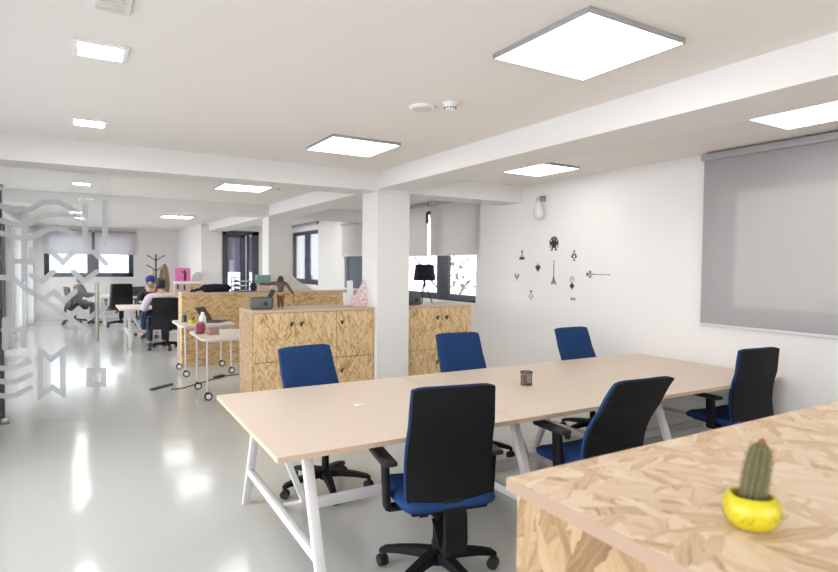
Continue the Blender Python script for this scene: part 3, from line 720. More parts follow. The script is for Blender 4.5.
# ------------------------------------------------------------------ desks
def make_desk(x0, x1, frames, label, edges):
    y0, y1 = 2.475, 3.875
    r = empty('desk', (0.752 + (x0 - 0.76), 2.478 - (x0 - 0.76) * 0.012, 0), -0.012, label, 'desk', 'long row of desks')
    w, d = x1 - x0, y1 - y0
    MB().span((0.001, 0.002, 0.7155), (w - 0.001, d - 0.002, 0.74)).build('tabletop', M['desk'], r, False)
    for q0, q1 in [((0.0, 0.0, 0.715), (w, 0.002, 0.7396)), ((0, d - 0.002, 0.715), (w, d, 0.7396))] + ([((-0.001, 0.002, 0.715), (0.001, d - 0.002, 0.7396))] if 'l' in edges else []):
        MB().span(q0, q1).build('edge_band', M['desk_edge'], r, False)
    # rails under the top
    m = MB()
    for y in (0.16, d - 0.16): MB().span((0.03, y - 0.02, 0.675), (w - 0.03, y + 0.02, 0.715)).build('under_rail', M['white_metal'], r, False)
    mid = 0.61
    for fx in frames:
        for sg, yt, yb in ((-1, 0.15, -0.13), (1, 1.04, 1.36)):
            l = MB(); l.bar((fx, yt, 0.712), (fx, yb, 0.012), 0.048, 0.040, up=(0, 1, 0), bev=0.004)
            o = l.build('leg', M['white_metal'], r)
            MB().box((fx, yb, 0.006), (0.05, 0.04, 0.012)).build('foot_pad', M['cream_plastic'], o)
        MB().bar((fx, 0.15 - 0.28 * 0.66, 0.25), (fx, 1.04 + 0.32 * 0.66, 0.25), 0.035, 0.045, bev=0.003).bar((fx, 0.10, 0.70), (fx, 1.10, 0.70), 0.05, 0.03).build('cross_bar', M['white_metal'], r)
    return r, w, d, mid
d1, w, d, mid = make_desk(0.760, 2.130, [0.18], 'leftmost desk of the row, open end with splayed white legs', 'l')
MB().bar((0.20, mid, 0.235), (1.365, mid, 0.235), 0.04, 0.055, bev=0.003).build('stretcher', M['white_metal'], d1)
for p, q in (((0.33, mid, 0.25), (0.16, mid, 0.69)), ((1.20, mid, 0.25), (1.34, mid, 0.69))):
    MB().bar(p, q, 0.03, 0.04, up=(0, 1, 0)).build('brace', M['white_metal'], d1)
MB().box((0.72, 0.725, 0.7415), (0.06, 0.045, 0.003), None, 0.002).build('cable_cap', M['white_plastic'], d1)
d2, w, d, mid = make_desk(2.133, 4.835, [0.085, 1.36, 2.60], 'longer desk running on to the right wall, holding the wire pen cup', '')
MB().bar((0.10, mid, 0.235), (2.57, mid, 0.235), 0.04, 0.055, bev=0.003).build('stretcher', M['white_metal'], d2)
for p, q in (((0.22, mid, 0.25), (0.06, mid, 0.69)), ((0.25, mid - 0.2, 0.69), (0.60, mid, 0.25))):
    MB().bar(p, q, 0.03, 0.04, up=(0, 1, 0)).build('brace', M['white_metal'], d2)
MB().box((1.98, 0.725, 0.7425), (0.035, 0.035, 0.005), None, 0.002).build('cable_cap', M['cream_plastic'], d2)

# pen cup
r = empty('pen_cup', (2.80, 3.16, 0.7405), 0, 'small round bronze wire pen cup standing on the middle desk', 'pen cup')
mb = MB(); mb.lathe([(0.0, 0.0), (0.042, 0.0), (0.042, 0.010), (0.038, 0.010), (0.0, 0.008)], n=28)
mb.build('base', M['cupmesh'], r)
mb = MB()
for k in range(36):
    a = 2 * PI * k / 36
    for sg in (1, -1):
        mb.tube([(0.041 * math.cos(a + sg * t * 0.35), 0.041 * math.sin(a + sg * t * 0.35), 0.008 + t * 0.082) for t in (0, 0.5, 1)], 0.0006, 4)
mb.build('wire_mesh', M['cupmesh'], r)
MB().tube([(0.042 * math.cos(2 * PI * k / 28), 0.042 * math.sin(2 * PI * k / 28), 0.094) for k in range(28)], 0.0055, 8, True).build('rim', M['cupmesh'], r)
mb = MB(); mb.span((-0.036, -0.012, 0.012), (-0.006, 0.016, 0.075)); mb.build('notepaper', M['pinkbrown'], r, False)
mb = MB(); mb.span((-0.004, -0.014, 0.012), (0.030, 0.012, 0.078)); mb.build('notepaper', M['greypaper'], r, False)

# ------------------------------------------------------------------ cabinets of strand board
def cabinet(x0, x1, ndoors, label, splits, y0=5.72, y1=6.26, h=1.138, keys=None, upper0=0.61):
    r = empty('storage_cabinet', (x0, y0, 0), 0, label, 'cabinet', 'strand board cabinets beside the column')
    w = x1 - x0; d = y1 - y0
    MB().span((0.0, 0.018, 0.0), (w, d, h - 0.025)).build('carcass', M['osb_flank'], r, False)
    MB().span((-0.004, -0.004, h - 0.025), (w, d, h)).build('top_board', M['osb_edge'], r, False)
    MB().span((0.02, 0.0155, 0.02), (w - 0.004, 0.0175, h - 0.028)).build('shadow_joint', M['gap'], r, False)
    xs = splits
    for i in range(ndoors):
        for (z0, z1, kz) in ((0.03, upper0 - 0.003, 0.47), (upper0 + 0.003, h - 0.030, 0.995)):
            o = MB().span((xs[i] + 0.003, 0.0, z0), (xs[i + 1] - 0.003, 0.0155, z1)).build('door', M['osb'], r, False)
            kx = keys[i]
            if kx is None: continue
            k = MB(); k.cyl((kx, -0.012, kz), (kx, 0.0, kz), 0.012, None, 14); k.box((kx, -0.020, kz - 0.012), (0.022, 0.006, 0.035), RY(0.2), 0.002)
            k.build('lock', M['rubber'], o)
            k = MB(); k.box((kx + 0.022, -0.010, kz + 0.012), (0.012, 0.012, 0.02), None, 0.003); k.build('key_tag', M['rubber'], o)
    return r
cabinet(1.478, 2.826, 3, 'long strand board cabinet left of the column, wooden figurine on top', [0.012, 0.437, 0.896, 1.346], keys=[0.394, 0.501, 0.957])
cabinet(3.244, 4.163, 2, 'shorter strand board cabinet right of the column, tripod lamp on top', [0.004, 0.475, 0.915], keys=[0.413, 0.541])

# grey radio boxes
def radio(loc, rz, label, handle=True):
    r = empty('desk_radio', loc, rz, label, 'radio')
    MB().box((0, 0, 0.062), (0.225, 0.13, 0.122), None, 0.018, 3).build('body', M['radio'], r)
    MB().cyl((0.045, -0.075, 0.058), (0.045, -0.062, 0.058), 0.022).build('dial', M['rubber'], r)
    MB().box((0.0, 0.0, 0.1235), (0.15, 0.07, 0.004), None, 0.001).build('top_panel', M['rubber'], r)
    if handle: MB().bar((0.075, 0.0, 0.122), (0.115, 0.0, 0.200), 0.05, 0.018, up=(0, 1, 0), bev=0.004).build('raised_flap', M['rubber'], r)
    return r
radio((1.635, 5.94, 1.1385), math.radians(-22), 'grey radio box with round dial and raised flap, left of the wooden figurine')
radio((3.42, 5.93, 1.1385), math.radians(-8), 'grey box with round dial beside the tripod lamp', False)

# tripod table lamp
r = empty('table_lamp', (3.665, 6.03, 1.1385), 0, 'black tripod table lamp with tapered black shade before the window', 'table lamp')
mb = MB(); rs = [(0.082, 0.315), (0.080, 0.315), (0.110, 0.312)]
MB().lathe([(0.138, 0.285), (0.112, 0.485), (0.109, 0.485), (0.135, 0.285)], n=36, close=False).build('lamp_shade', M['black_shade'], r)
MB().cyl((0, 0, 0.20), (0, 0, 0.33), 0.012).lathe([(0.0, 0.478), (0.11, 0.480), (0.11, 0.484), (0.0, 0.484)], n=30).build('stem', M['black_shade'], r)
for a in (100, 222, 340):
    a = math.radians(a)
    MB().tube([(0.008 * math.cos(a), 0.008 * math.sin(a), 0.26), (0.10 * math.cos(a), 0.10 * math.sin(a), 0.004)], 0.006, 8).build('leg', M['black_shade'], r)

# carved wooden figurine
def skin_mesh(name, J, E, m, parent, sub=2, root=None, smooth=True):
    names = list(J); me = bpy.data.meshes.new(name)
    me.from_pydata([J[n][0] for n in names], [(names.index(a), names.index(b)) for a, b in E], [])
    o = bpy.data.objects.new(name, me); COL.objects.link(o); o.parent = parent
    md = o.modifiers.new('skin', 'SKIN'); md.use_smooth_shade = True; md.branch_smoothing = 0.4
    for i, n in enumerate(names):
        rr = J[n][1]; sv = me.skin_vertices[0].data[i]
        sv.radius = rr if isinstance(rr, tuple) else (rr, rr)
        sv.use_root = (n == (root or names[0]))
    ms = o.modifiers.new('sub', 'SUBSURF'); ms.levels = sub; ms.render_levels = sub
    me.materials.append(m)
    return o
r = empty('wooden_figurine', (1.845, 5.985, 1.1385), math.radians(-25), 'dark carved wooden figurine with arms spread, standing on the left cabinet', 'figurine')
J = {'hip': ((0, 0, 0.165), 0.040), 'waist': ((0, 0, 0.21), 0.035), 'chest': ((0, 0, 0.262), 0.044), 'neck': ((0, 0, 0.290), 0.026), 'head': ((0, 0, 0.322), 0.031), 'crown': ((0, 0, 0.348), 0.022),
     'ls': ((-0.045, 0, 0.272), 0.024), 'le': ((-0.12, -0.01, 0.258), 0.019), 'lw': ((-0.19, -0.02, 0.256), 0.014), 'lh': ((-0.225, -0.02, 0.254), 0.011),
     'rs': ((0.045, 0, 0.272), 0.024), 're': ((0.085, -0.02, 0.225), 0.019), 'rw': ((0.125, -0.04, 0.175), 0.014), 'rh': ((0.140, -0.04, 0.155), 0.013)}
E = [('hip', 'waist'), ('waist', 'chest'), ('chest', 'neck'), ('neck', 'head'), ('head', 'crown'), ('chest', 'ls'), ('ls', 'le'), ('le', 'lw'), ('lw', 'lh'), ('chest', 'rs'), ('rs', 're'), ('re', 'rw'), ('rw', 'rh')]
skin_mesh('carved_body', J, E, M['wood_fig'], r)
J = {'p': ((0, 0, 0.165), 0.036), 'a': ((-0.018, 0, 0.135), 0.026), 'k': ((-0.018, -0.004, 0.080), 0.020), 'f': ((-0.018, 0, 0.016), 0.015), 't': ((-0.018, -0.035, 0.012), 0.012),
     'a2': ((0.018, 0, 0.135), 0.026), 'k2': ((0.020, -0.004, 0.080), 0.020), 'f2': ((0.022, 0, 0.016), 0.015), 't2': ((0.022, -0.035, 0.012), 0.012)}
skin_mesh('carved_legs', J, [('p', 'a'), ('a', 'k'), ('k', 'f'), ('f', 't'), ('p', 'a2'), ('a2', 'k2'), ('k2', 'f2'), ('f2', 't2')], M['wood_leg'], r)
MB().tube([(0.142, -0.045, 0.165), (0.142, -0.05, 0.065)], 0.003, 6).build('stick', M['wood_fig'], r)

# printed cards leaning at the column
r = tag(MB().prism([(-0.092, 0), (0.082, 0), (0.084, 0.25), (0.062, 0.31), (0.035, 0.27), (-0.04, 0.14), (-0.090, 0.10)], -0.004, 0.004).build('printed_card', M['maze'], None, False), 'pink and white maze-print card leaning beside the column', 'card')
r.location = (2.735, 5.90, 1.1395); r.rotation_euler = (math.radians(-8), 0, math.radians(-6))
r = tag(MB().prism([(-0.07, 0), (0.055, 0), (0.058, 0.29), (-0.015, 0.285), (-0.015, 0.15), (-0.07, 0.145)], -0.004, 0.004).build('blank_card', M['white'], None, False), 'blank white stepped card standing behind the maze-print card', 'card')
r.location = (2.70, 6.12, 1.1395); r.rotation_euler = (math.radians(-8), 0, 0)

# ------------------------------------------------------------------ foreground counter with the cactus
r = empty('reception_counter', (0.80, 0.96, 0), 0, 'strand board counter in the foreground carrying the cactus', 'counter')
MB().span((0.0, -2.2, 1.112), (2.9, 0.0, 1.14)).build('counter_top', [M['osb_top']], r, False)
MB().span((-0.0015, -2.2, 1.1122), (0.0, 0.0015, 1.1396)).build('edge_band', M['counter_edge'], r, False)
MB().span((0.0, 0.0, 1.1122), (2.9, 0.0015, 1.1396)).build('edge_band', M['counter_edge'], r, False)
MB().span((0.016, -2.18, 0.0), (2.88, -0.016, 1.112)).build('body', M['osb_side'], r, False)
r = empty('potted_cactus', (1.028, 0.560, 1.1405), math.radians(35), 'small upright cactus in a round bright yellow pot on the counter', 'potted plant')
def wob(rad, z, a): return rad * (1 + 0.025 * math.sin(3 * a + 9 * z) + 0.02 * math.cos(5 * a))
MB().lathe([(0.0, 0.001), (0.030, 0.0), (0.042, 0.006), (0.052, 0.020), (0.0555, 0.034), (0.054, 0.048), (0.047, 0.060), (0.040, 0.064), (0.037, 0.060), (0.037, 0.050), (0.0, 0.050)], n=48, fn=wob).build('pot', M['yellow'], r)
mb = MB()
random.seed(3)
for k in range(9):
    a = 2 * PI * k / 9 + random.uniform(-.2, .2); pts = []; z = random.uniform(0.022, 0.045)
    for j in range(6):
        aa = a + j * 0.09; zz = z + 0.007 * math.sin(j * 1.9 + k); zz = min(0.05, max(0.014, zz))
        R = 0.0548 - 0.9 * (zz - 0.034) ** 2 / 0.02 * 0.25 ; R = wob(R - (0.0012 if zz > 0.045 else 0), zz, aa)
        pts.append((R * math.cos(aa), R * math.sin(aa), zz))
    mb.tube(pts, 0.0011, 5)
mb.build('glaze_lines', M['crack'], r)
MB().lathe([(0.0, 0.055), (0.02, 0.056), (0.0375, 0.053)], n=24, close=False).build('soil', M['soil'], r)
mb = MB(); prof = []
for j in range(26):
    t = j / 25; z = 0.05 + 0.108 * t; rr = (0.0225 + 0.0035 * math.sin(PI * min(1, t * 1.25))) * (1 if t < 0.80 else math.sqrt(max(0.004, 1 - ((t - 0.80) / 0.205) ** 2)))
    prof.append((rr, z))
def ribf(rad, z, a): return rad * (1 + 0.09 * math.cos(13 * a))
lean = Matrix.Rotation(math.radians(9.5), 4, Vector((0, 0, 1)).cross(RZ(math.radians(-35)) @ Vector((0.86, -0.51, 0))))
LM = Matrix.Translation((0, 0, 0.05)) @ lean @ Matrix.Diagonal((0.9, 0.9, 1.07, 1)) @ Matrix.Translation((0, 0, -0.05))
mb.lathe(prof, n=104, fn=ribf)
o = mb.build('cactus_body', M['cactus'], r); o.matrix_local = LM
sm = MB()
for k in range(13):
    a = 2 * PI * k / 13
    for j in range(15):
        t = 0.05 + j * 0.064; rad, z = prof[min(25, int(t * 25))]; rad *= 1.09
        for da, dz in ((-0.5, 0.004), (0.0, 0.007), (0.5, 0.004), (0.25, -0.003), (-0.25, -0.003)):
            p0 = Vector((rad * math.cos(a), rad * math.sin(a), z)); p1 = p0 + Vector((math.cos(a + da), math.sin(a + da), 0)) * 0.006 + Vector((0, 0, dz))
            sm.tube([p0, p1], [0.00035, 0.00012], 3)
o2 = sm.build('spines', M['spine'], r, False); o2.matrix_local = LM; o2['kind'] = 'stuff'
tp = MB(); tp.lathe([(0.0105, 0.152), (0.0100, 0.157), (0.006, 0.163), (0.002, 0.166), (0.0, 0.1665)], n=18); o3 = tp.build('brown_tip', M['ctip'], r); o3.matrix_local = LM

r.scale = (0.85, 0.85, 0.92)
# ------------------------------------------------------------------ wall bulb and stickers
r = empty('wall_lamp', (XR, 5.21, 2.30), 0, 'milky bulb-shaped wall lamp hung above the stickers', 'wall lamp')
MB().span((-0.02, -0.035, 0.095), (-0.001, 0.035, 0.165), 0.004).tube([(-0.01, 0, 0.14), (-0.06, 0, 0.15), (-0.085, 0, 0.13), (-0.085, 0, 0.10)], 0.008, 8).cyl((-0.085, 0, 0.085), (-0.085, 0, 0.135), 0.025).build('bracket', M['steel'], r)
MB().lathe([(0.022, 0.10), (0.026, 0.085), (0.036, 0.05), (0.056, 0.0), (0.064, -0.05), (0.058, -0.085), (0.040, -0.112), (0.02, -0.122), (0.0, -0.124)], c=(-0.085, 0, 0), n=32).build('bulb', M['bulbglass'], r)

stk = {
 'robot': ["..gggg..", ".g####g.", ".##gg##.", "#.####.#", "########", "########", "g######g", "g.####.g", "g.####.g", "..#..#..", ".##..##."],
 'bell': ["..gg..", "..##..", "..gg..", "...#..", "..gg..", ".gggg.", "######", "######"],
 'winged': ["...g...", "..g#g..", "...g...", "..#g#..", ".##.##.", "##...##", ".##.##.", "...g...", "..g#g..", "...g..."],
 'gem': ["...g...", "...g...", ".##g##.", "#######", "#######", ".#####.", "..###..", "...#..."],
 'pincer': [".g...g.", "#.g.g.#", "##...##", ".##g##.", "..###..", "...g...", "..ggg.."],
 'rocket': ["...g...", "...#...", "...g...", "...#...", "...g...", "...#...", "...g...", "...#...", "...g...", "...#...", "...g...", "...#...", "..g#g..", "..g#g..", ".gg#gg.", ".#g#g#.", "##.g.##"],
 'orbs': ["..ggg..", ".g...g.", ".g.#.g.", ".g...g.", "..ggg..", "...g...", "..###..", ".#####.", ".#####.", "..###..", "...#..."],
 'crab': ["...#...", "..###..", "...#...", "...g...", "..g.g..", ".g...g.", "gg.#.gg", ".g...g.", "..g.g..", "...#..."],
 'trail': ["..g..............", ".g#g.............", "#.g..............", "##g#g#.#.#.#.#.#.", "#.g..............", ".g#g.............", "..g.............."],
 'chip': [".g.g.g.", "g#g#g#g", "ggggggg"]}
stickers = [('robot', 5.025, 1.885, 0.0185, 0.0155, 'large blocky black robot wall sticker, topmost of the cluster'),
            ('bell', 5.593, 1.755, 0.0165, 0.0150, 'bell shaped wall sticker with black base at the upper left of the cluster'),
            ('winged', 4.70, 1.735, 0.0135, 0.0140, 'grey winged diamond wall sticker at the upper right of the cluster'),
            ('gem', 5.294, 1.60, 0.0125, 0.0145, 'small black gem wall sticker with a thin antenna'),
            ('pincer', 5.683, 1.475, 0.0125, 0.0135, 'small grey pincer wall sticker at the far left of the cluster'),
            ('rocket', 5.02, 1.545, 0.0125, 0.0170, 'rocket wall sticker with a dotted vertical trail, in the middle of the cluster'),
            ('orbs', 4.725, 1.425, 0.0130, 0.0140, 'ring above black orb wall sticker at lower right of the cluster'),
            ('crab', 5.412, 1.255, 0.0135, 0.0125, 'grey spidery wall sticker at the lower left of the cluster'),
            ('trail', 4.335, 1.527, 0.0205, 0.0125, 'wall sticker with a dotted horizontal trail, farthest right of the cluster'),
            ('chip', 4.705, 1.243, 0.0115, 0.0110, 'tiny flat grey wall sticker, lowest of the cluster')]
for nm, y, z, sw, sh, lab in stickers:
    rows = stk[nm]; H_ = len(rows); W_ = len(rows[0]); mb = MB()
    for j, row in enumerate(rows):
        for i, ch in enumerate(row):
            if ch == '.': continue
            mb.mi = 0 if ch == '#' else 1
            yy = (W_ / 2 - i) * sw; zz = (H_ / 2 - j) * sh
            mb.span((-0.0022 if ch == '#' else -0.002, yy - sw, zz - sh), (-0.0003, yy, zz))
    o = mb.build('wall_sticker', [M['decal'], M['decal_grey']], None, False)
    o.location = (XR, y, z); tag(o, lab, 'wall sticker', 'pixel wall stickers')

# ------------------------------------------------------------------ rolling side tables and what stands on them
def side_table():
    r = empty('rolling_table', (0, 0, 0))
    out = []
    for cx, cy, a0 in ((0.07, 0.07, 180), (0.68, 0.07, 270), (0.68, 0.86, 0), (0.07, 0.86, 90)):
        for k in range(5):
            a = math.radians(a0 + k * 22.5); out.append((cx + 0.07 * math.cos(a), cy + 0.07 * math.sin(a)))
    MB().prism(out, 0.712, 0.74, 'xy').build('tabletop', M['tablewhite'], r, True, 30)
    for (x, y) in ((0.075, 0.13), (0.70, 0.13), (0.075, 0.80), (0.70, 0.80)):
        o = MB().cyl((x, y, 0.085), (x, y, 0.713), 0.0115).build('leg', M['white_metal'], r)
        MB().cyl((x + 0.012, y - 0.012, 0.046), (x + 0.012, y + 0.012, 0.046), 0.046, None, 24).box((x, y + 0.005, 0.085), (0.03, 0.05, 0.03), None, 0.006).build('caster', M['rubber'], o)
        MB().cyl((x + 0.012, y - 0.015, 0.046), (x + 0.012, y + 0.015, 0.046), 0.030, None, 24).build('wheel_hub', M['white_plastic'], o)
    MB().span((0.08, 0.12, 0.685), (0.70, 0.14, 0.712)).span((0.08, 0.79, 0.685), (0.70, 0.81, 0.712)).build('under_frame', M['white_metal'], r, False)
    return r
T1 = side_table(); T1.location = (1.205, 6.86, 0); tag(T1, 'nearer pale rolling table on casters, red jar on its corner', 'table', 'rolling side tables')
T2 = dup(T1, (1.205, 8.46, 0), 0, 'farther pale rolling table on casters, open laptop on it', 'rolling side tables')

r = empty('laptop', (1.76, 8.86, 0.7405), math.radians(58), 'open dark grey laptop on the farther rolling table', 'laptop')
MB().box((0, 0, 0.009), (0.34, 0.24, 0.016), None, 0.005).build('base', M['laptop'], r)
MB().box((0, 0.0, 0.0175), (0.28, 0.12, 0.002)).build('keyboard', M['rubber'], r)
th = math.radians(33)
R_ = RX(-th); c = Vector((0, 0.125, 0.012)) + R_ @ Vector((0, 0, 0.125))
o = MB().box(c, (0.34, 0.010, 0.25), R_, 0.004).build('lid', M['laptop'], r)
MB().box(c + R_ @ Vector((0, -0.006, 0)), (0.31, 0.002, 0.21), R_).build('screen', M['screen'], o)
r = empty('pencil_holder', (1.33, 9.03, 0.7405), 0, 'dark pencil holder full of pens at the corner of the farther rolling table', 'pencil holder')
MB().lathe([(0, 0), (0.04, 0), (0.04, 0.10), (0.037, 0.10), (0.037, 0.004), (0, 0.004)], n=24).build('cup', M['radio'], r)
mb = MB()
for k in range(7):
    a = k * 0.9; mb.tube([(0.012 * math.cos(a), 0.012 * math.sin(a), 0.006), (0.034 * math.cos(a), 0.034 * math.sin(a), 0.135 + 0.012 * (k % 3))], 0.004, 6)
mb.build('pens', M['decal_grey'], r)
r = empty('potted_succulent', (1.405, 8.72, 0.7405), 0, 'small leafy plant in a yellow pot on the farther rolling table', 'potted plant')
MB().lathe([(0, 0), (0.04, 0), (0.055, 0.03), (0.055, 0.055), (0.048, 0.062), (0.045, 0.05), (0, 0.05)], n=24).build('pot', M['yellow'], r)
mb = MB(); random.seed(11)
for k in range(16):
    a = k * 2.4; q = 0.25 + 0.6 * (k % 4) / 4; L_ = 0.045 + 0.012 * (k % 3)
    d = Vector((math.cos(a) * math.sin(q), math.sin(a) * math.sin(q), math.cos(q)))
    mb.tube([Vector((0, 0, 0.05)), Vector((0, 0, 0.05)) + d * L_ * 0.5, Vector((0, 0, 0.05)) + d * L_], [0.004, 0.010, 0.001], 6)
mb.build('leaves', M['greenleaf'], r)
r = empty('spray_bottle', (1.52, 8.62, 0.7405), 0, 'white bottle between yellow pot and laptop', 'bottle')
MB().lathe([(0, 0), (0.045, 0), (0.048, 0.02), (0.046, 0.10), (0.025, 0.135), (0.02, 0.14), (0, 0.14)], n=24).build('body', M['white_plastic'], r)
MB().lathe([(0, 0.138), (0.026, 0.138), (0.024, 0.17), (0, 0.172)], n=20).build('cap', M['white_plastic'], r)
r = empty('jar', (1.28, 7.44, 0.7405), 0, 'red and magenta jar at the front corner of the nearer rolling table', 'jar')
MB().lathe([(0, 0), (0.045, 0), (0.062, 0.02), (0.066, 0.10), (0.054, 0.135), (0.045, 0.135), (0.045, 0.128), (0, 0.128)], n=28).build('body', M['redjar'], r)
MB().lathe([(0.044, 0.135), (0.048, 0.135), (0.048, 0.15), (0.043, 0.15)], n=28, close=False).build('rim', M['pinkcrate'], r)
r = empty('storage_box', (1.40, 7.28, 0.7405), math.radians(10), 'small pinkish see-through box beside the red jar', 'box')
mb = MB(); mb.span((-0.06, -0.05, 0), (0.06, 0.05, 0.003)).span((-0.06, -0.05, 0), (-0.057, 0.05, 0.075)).span((0.057, -0.05, 0), (0.06, 0.05, 0.075)).span((-0.06, -0.05, 0), (0.06, -0.047, 0.075)).span((-0.06, 0.047, 0), (0.06, 0.05, 0.075)); mb.build('walls', M['glassbox'], r, False)
MB().span((-0.045, -0.035, 0.004), (0.045, 0.035, 0.035)).build('contents', M['pinkcrate'], r, False)

# cable and power adapter on the floor
o = tag(MB().tube([(0.99, 7.80, 0.006), (1.06, 7.80, 0.006), (1.16, 7.83, 0.006), (1.30, 7.98, 0.006), (1.46, 8.11, 0.006), (1.605, 8.255, 0.010)], 0.007, 6).build('power_cable', M['cable'], None), 'black power cable lying across the floor by the casters', 'cable')
o = tag(MB().tube([(1.75, 8.385, 0.008), (1.84, 8.40, 0.006), (2.02, 8.42, 0.006), (2.14, 8.36, 0.006), (2.20, 8.20, 0.006)], 0.006, 6).build('power_cable', M['cable'], None), 'cable end running from the adapter behind the cabinet', 'cable')
o = tag(MB().box((0, 0, 0.018), (0.075, 0.18, 0.034), None, 0.008).build('power_adapter', M['rubber'], None), 'black power adapter lying on the floor beneath the tables', 'power adapter'); o.location = (1.685, 8.335, 0.0); o.rotation_euler = (0, 0, math.radians(-45))
o = tag(MB().box((0, 0, 0.014), (0.05, 0.36, 0.03), None, 0.005).build('power_strip', M['radio'], None), 'grey power strip on the floor left of the rolling tables', 'power strip'); o.location = (0.90, 7.99, 0); o.rotation_euler = (0, 0, math.radians(-50))

# ------------------------------------------------------------------ strand board divider and its load
r = empty('divider_cabinet', (1.36, 9.47, 0), 0, 'low strand board divider behind the rolling tables', 'divider')
MB().span((0, 0, 0), (3.1, 0.34, 1.125)).build('body', M['osb_long'], r, False)
MB().span((-0.004, -0.004, 1.125), (3.104, 0.344, 1.15)).build('top_board', M['osb_edge'], r, False)
r = empty('duffel_bag', (1.90, 9.63, 1.1505), math.radians(-2), 'black soft bag lying on the divider', 'bag')
MB().ell((0, 0, 0.068), (0.25, 0.11, 0.067), 24).box((0, 0, 0.064), (0.43, 0.17, 0.12), None, 0.045, 4).build('body', M['darkfab'], r)
MB().tube([(-0.20, 0, 0.05), (-0.30, -0.02, 0.04), (-0.33, -0.02, 0.022), (-0.36, -0.02, 0.03), (-0.39, 0, 0.012)], [0.016, 0.022, 0.02, 0.022, 0.01], 8).build('strap', M['darkfab'], r)
r = empty('document_tray', (2.275, 9.64, 1.1505), 0, 'black wire tray rack with papers beside the soft bag', 'tray rack')
mb = MB()
for z in (0.012, 0.085, 0.16): mb.span((-0.10, -0.12, z), (0.16, 0.12, z + 0.008))
mb.span((-0.105, -0.125, 0), (-0.095, -0.115, 0.235)).span((-0.105, 0.115, 0), (-0.095, 0.125, 0.235)).span((0.155, -0.125, 0), (0.165, -0.115, 0.19)).span((0.155, 0.115, 0), (0.165, 0.125, 0.19))
mb.tube([(-0.10, -0.12, 0.235), (-0.10, 0.12, 0.235)], 0.006).tube([(-0.10, -0.12, 0.235), (0.16, -0.12, 0.235)], 0.004).tube([(-0.10, -0.12, 0.04), (0.16, -0.12, 0.04)], 0.004)
for z in (0.05, 0.12, 0.185): mb.bar((-0.10, -0.122, z), (-0.03, -0.122, z - 0.015), 0.006, 0.03)
mb.build('rack', M['rubber'], r, False)
MB().span((-0.08, -0.11, 0.021), (0.14, 0.11, 0.032)).span((-0.09, -0.11, 0.094), (0.10, 0.11, 0.110)).span((-0.06, -0.11, 0.169), (0.16, 0.11, 0.178)).build('papers', M['white'], r, False)
r = empty('dark_pouch', (2.505, 9.64, 1.1505), 0, 'small dark brown pouch between tray rack and teal box', 'pouch')
MB().ell((0, 0, 0.075), (0.055, 0.05, 0.075), 18).build('body', M['shoe'], r); MB().tube([(-0.03, 0, 0.13), (0, 0, 0.175), (0.03, 0, 0.13)], 0.007).build('handle', M['shoe'], r)
r = empty('crate', (2.675, 9.64, 1.1505), math.radians(-4), 'pale pink crate on the divider beneath the teal box', 'crate')
mb = MB()
for x in (-0.105, 0.105):
    for y in (-0.08, 0.08): mb.span((x - 0.008, y - 0.008, 0), (x + 0.008, y + 0.008, 0.135))
mb.build('posts', M['white'], r, False)
MB().span((-0.10, -0.075, 0.006), (0.10, 0.075, 0.132)).build('body', M['pinkcrate'], r, False)
r = empty('card_box', (2.665, 9.64, 1.2865), math.radians(-4), 'teal ribbed box sitting on the pale pink crate', 'box')
MB().box((0, 0, 0.07), (0.235, 0.17, 0.138), None, 0.016, 3).build('body', M['teal'], r)
mb = MB()
for k in range(6): mb.box((-0.09 + k * 0.036, -0.087, 0.07), (0.012, 0.006, 0.105), None, 0.002)
mb.build('ribs', M['teal'], r)
# tilted white board by the farther column
o = tag(MB().prism([(3.30, 0.0), (4.00, 0.0), (4.00, 1.11), (3.90, 1.13), (3.62, 1.29), (3.40, 1.50), (3.30, 1.56)], 10.62, 10.66).build('display_board', M['white'], None, False), 'white display board with slanted top behind the divider', 'board')
# ------------------------------------------------------------------ back right shelf with pink picture
r = empty('shelf_cabinet', (2.0, 15.0, 0), 0, 'far strand board shelf cabinet with white open front below the pink picture', 'cabinet')
MB().span((0.0, 0.03, 0), (0.62, 0.40, 1.115)).build('body', M['osb_flank'], r, False)
MB().span((-0.005, 0.0, 1.115), (0.648, 0.19, 1.17)).build('top_board', M['white'], r, False)
MB().span((0.0, 0.0, 0), (0.34, 0.03, 1.115)).build('front_panel', M['pinkcrate'], r, False)
MB().span((0.05, -0.012, 0.98), (0.09, 0.0, 1.10)).span((0.20, -0.012, 0.96), (0.24, 0.0, 1.09)).build('hanging_tags', M['rubber'], r, False)
r = empty('canvas_picture', (2.20, 15.12, 1.1705), 0, 'pink canvas with a black standing silhouette, on the far shelf cabinet', 'picture')
MB().box((0, 0, 0.165), (0.36, 0.025, 0.33), None, 0.003).build('canvas', M['pink'], r)
MB().prism([(0.02, 0.01), (0.07, 0.01), (0.085, 0.15), (0.08, 0.22), (0.06, 0.24), (0.062, 0.28), (0.035, 0.29), (0.025, 0.25), (-0.03, 0.24), (-0.03, 0.225), (0.02, 0.22), (0.03, 0.14)], -0.016, -0.0127).build('silhouette', M['silh'], r, False)
r = empty('dome_lamp', (2.53, 15.15, 1.1705), 0, 'pale grey half-dome object beside the pink canvas', 'lamp')
MB().prism([(-0.12, 0.03), (-0.115, 0.10), (-0.08, 0.17), (-0.02, 0.22), (0.06, 0.235), (0.06, 0.03)], -0.05, 0.05).build('dome', M['mesh_grey'], r, False)
MB().span((-0.13, -0.06, 0), (0.10, 0.06, 0.03)).span((0.06, -0.06, 0.03), (0.10, 0.06, 0.22)).build('stand', M['pinkcrate'], r, False)

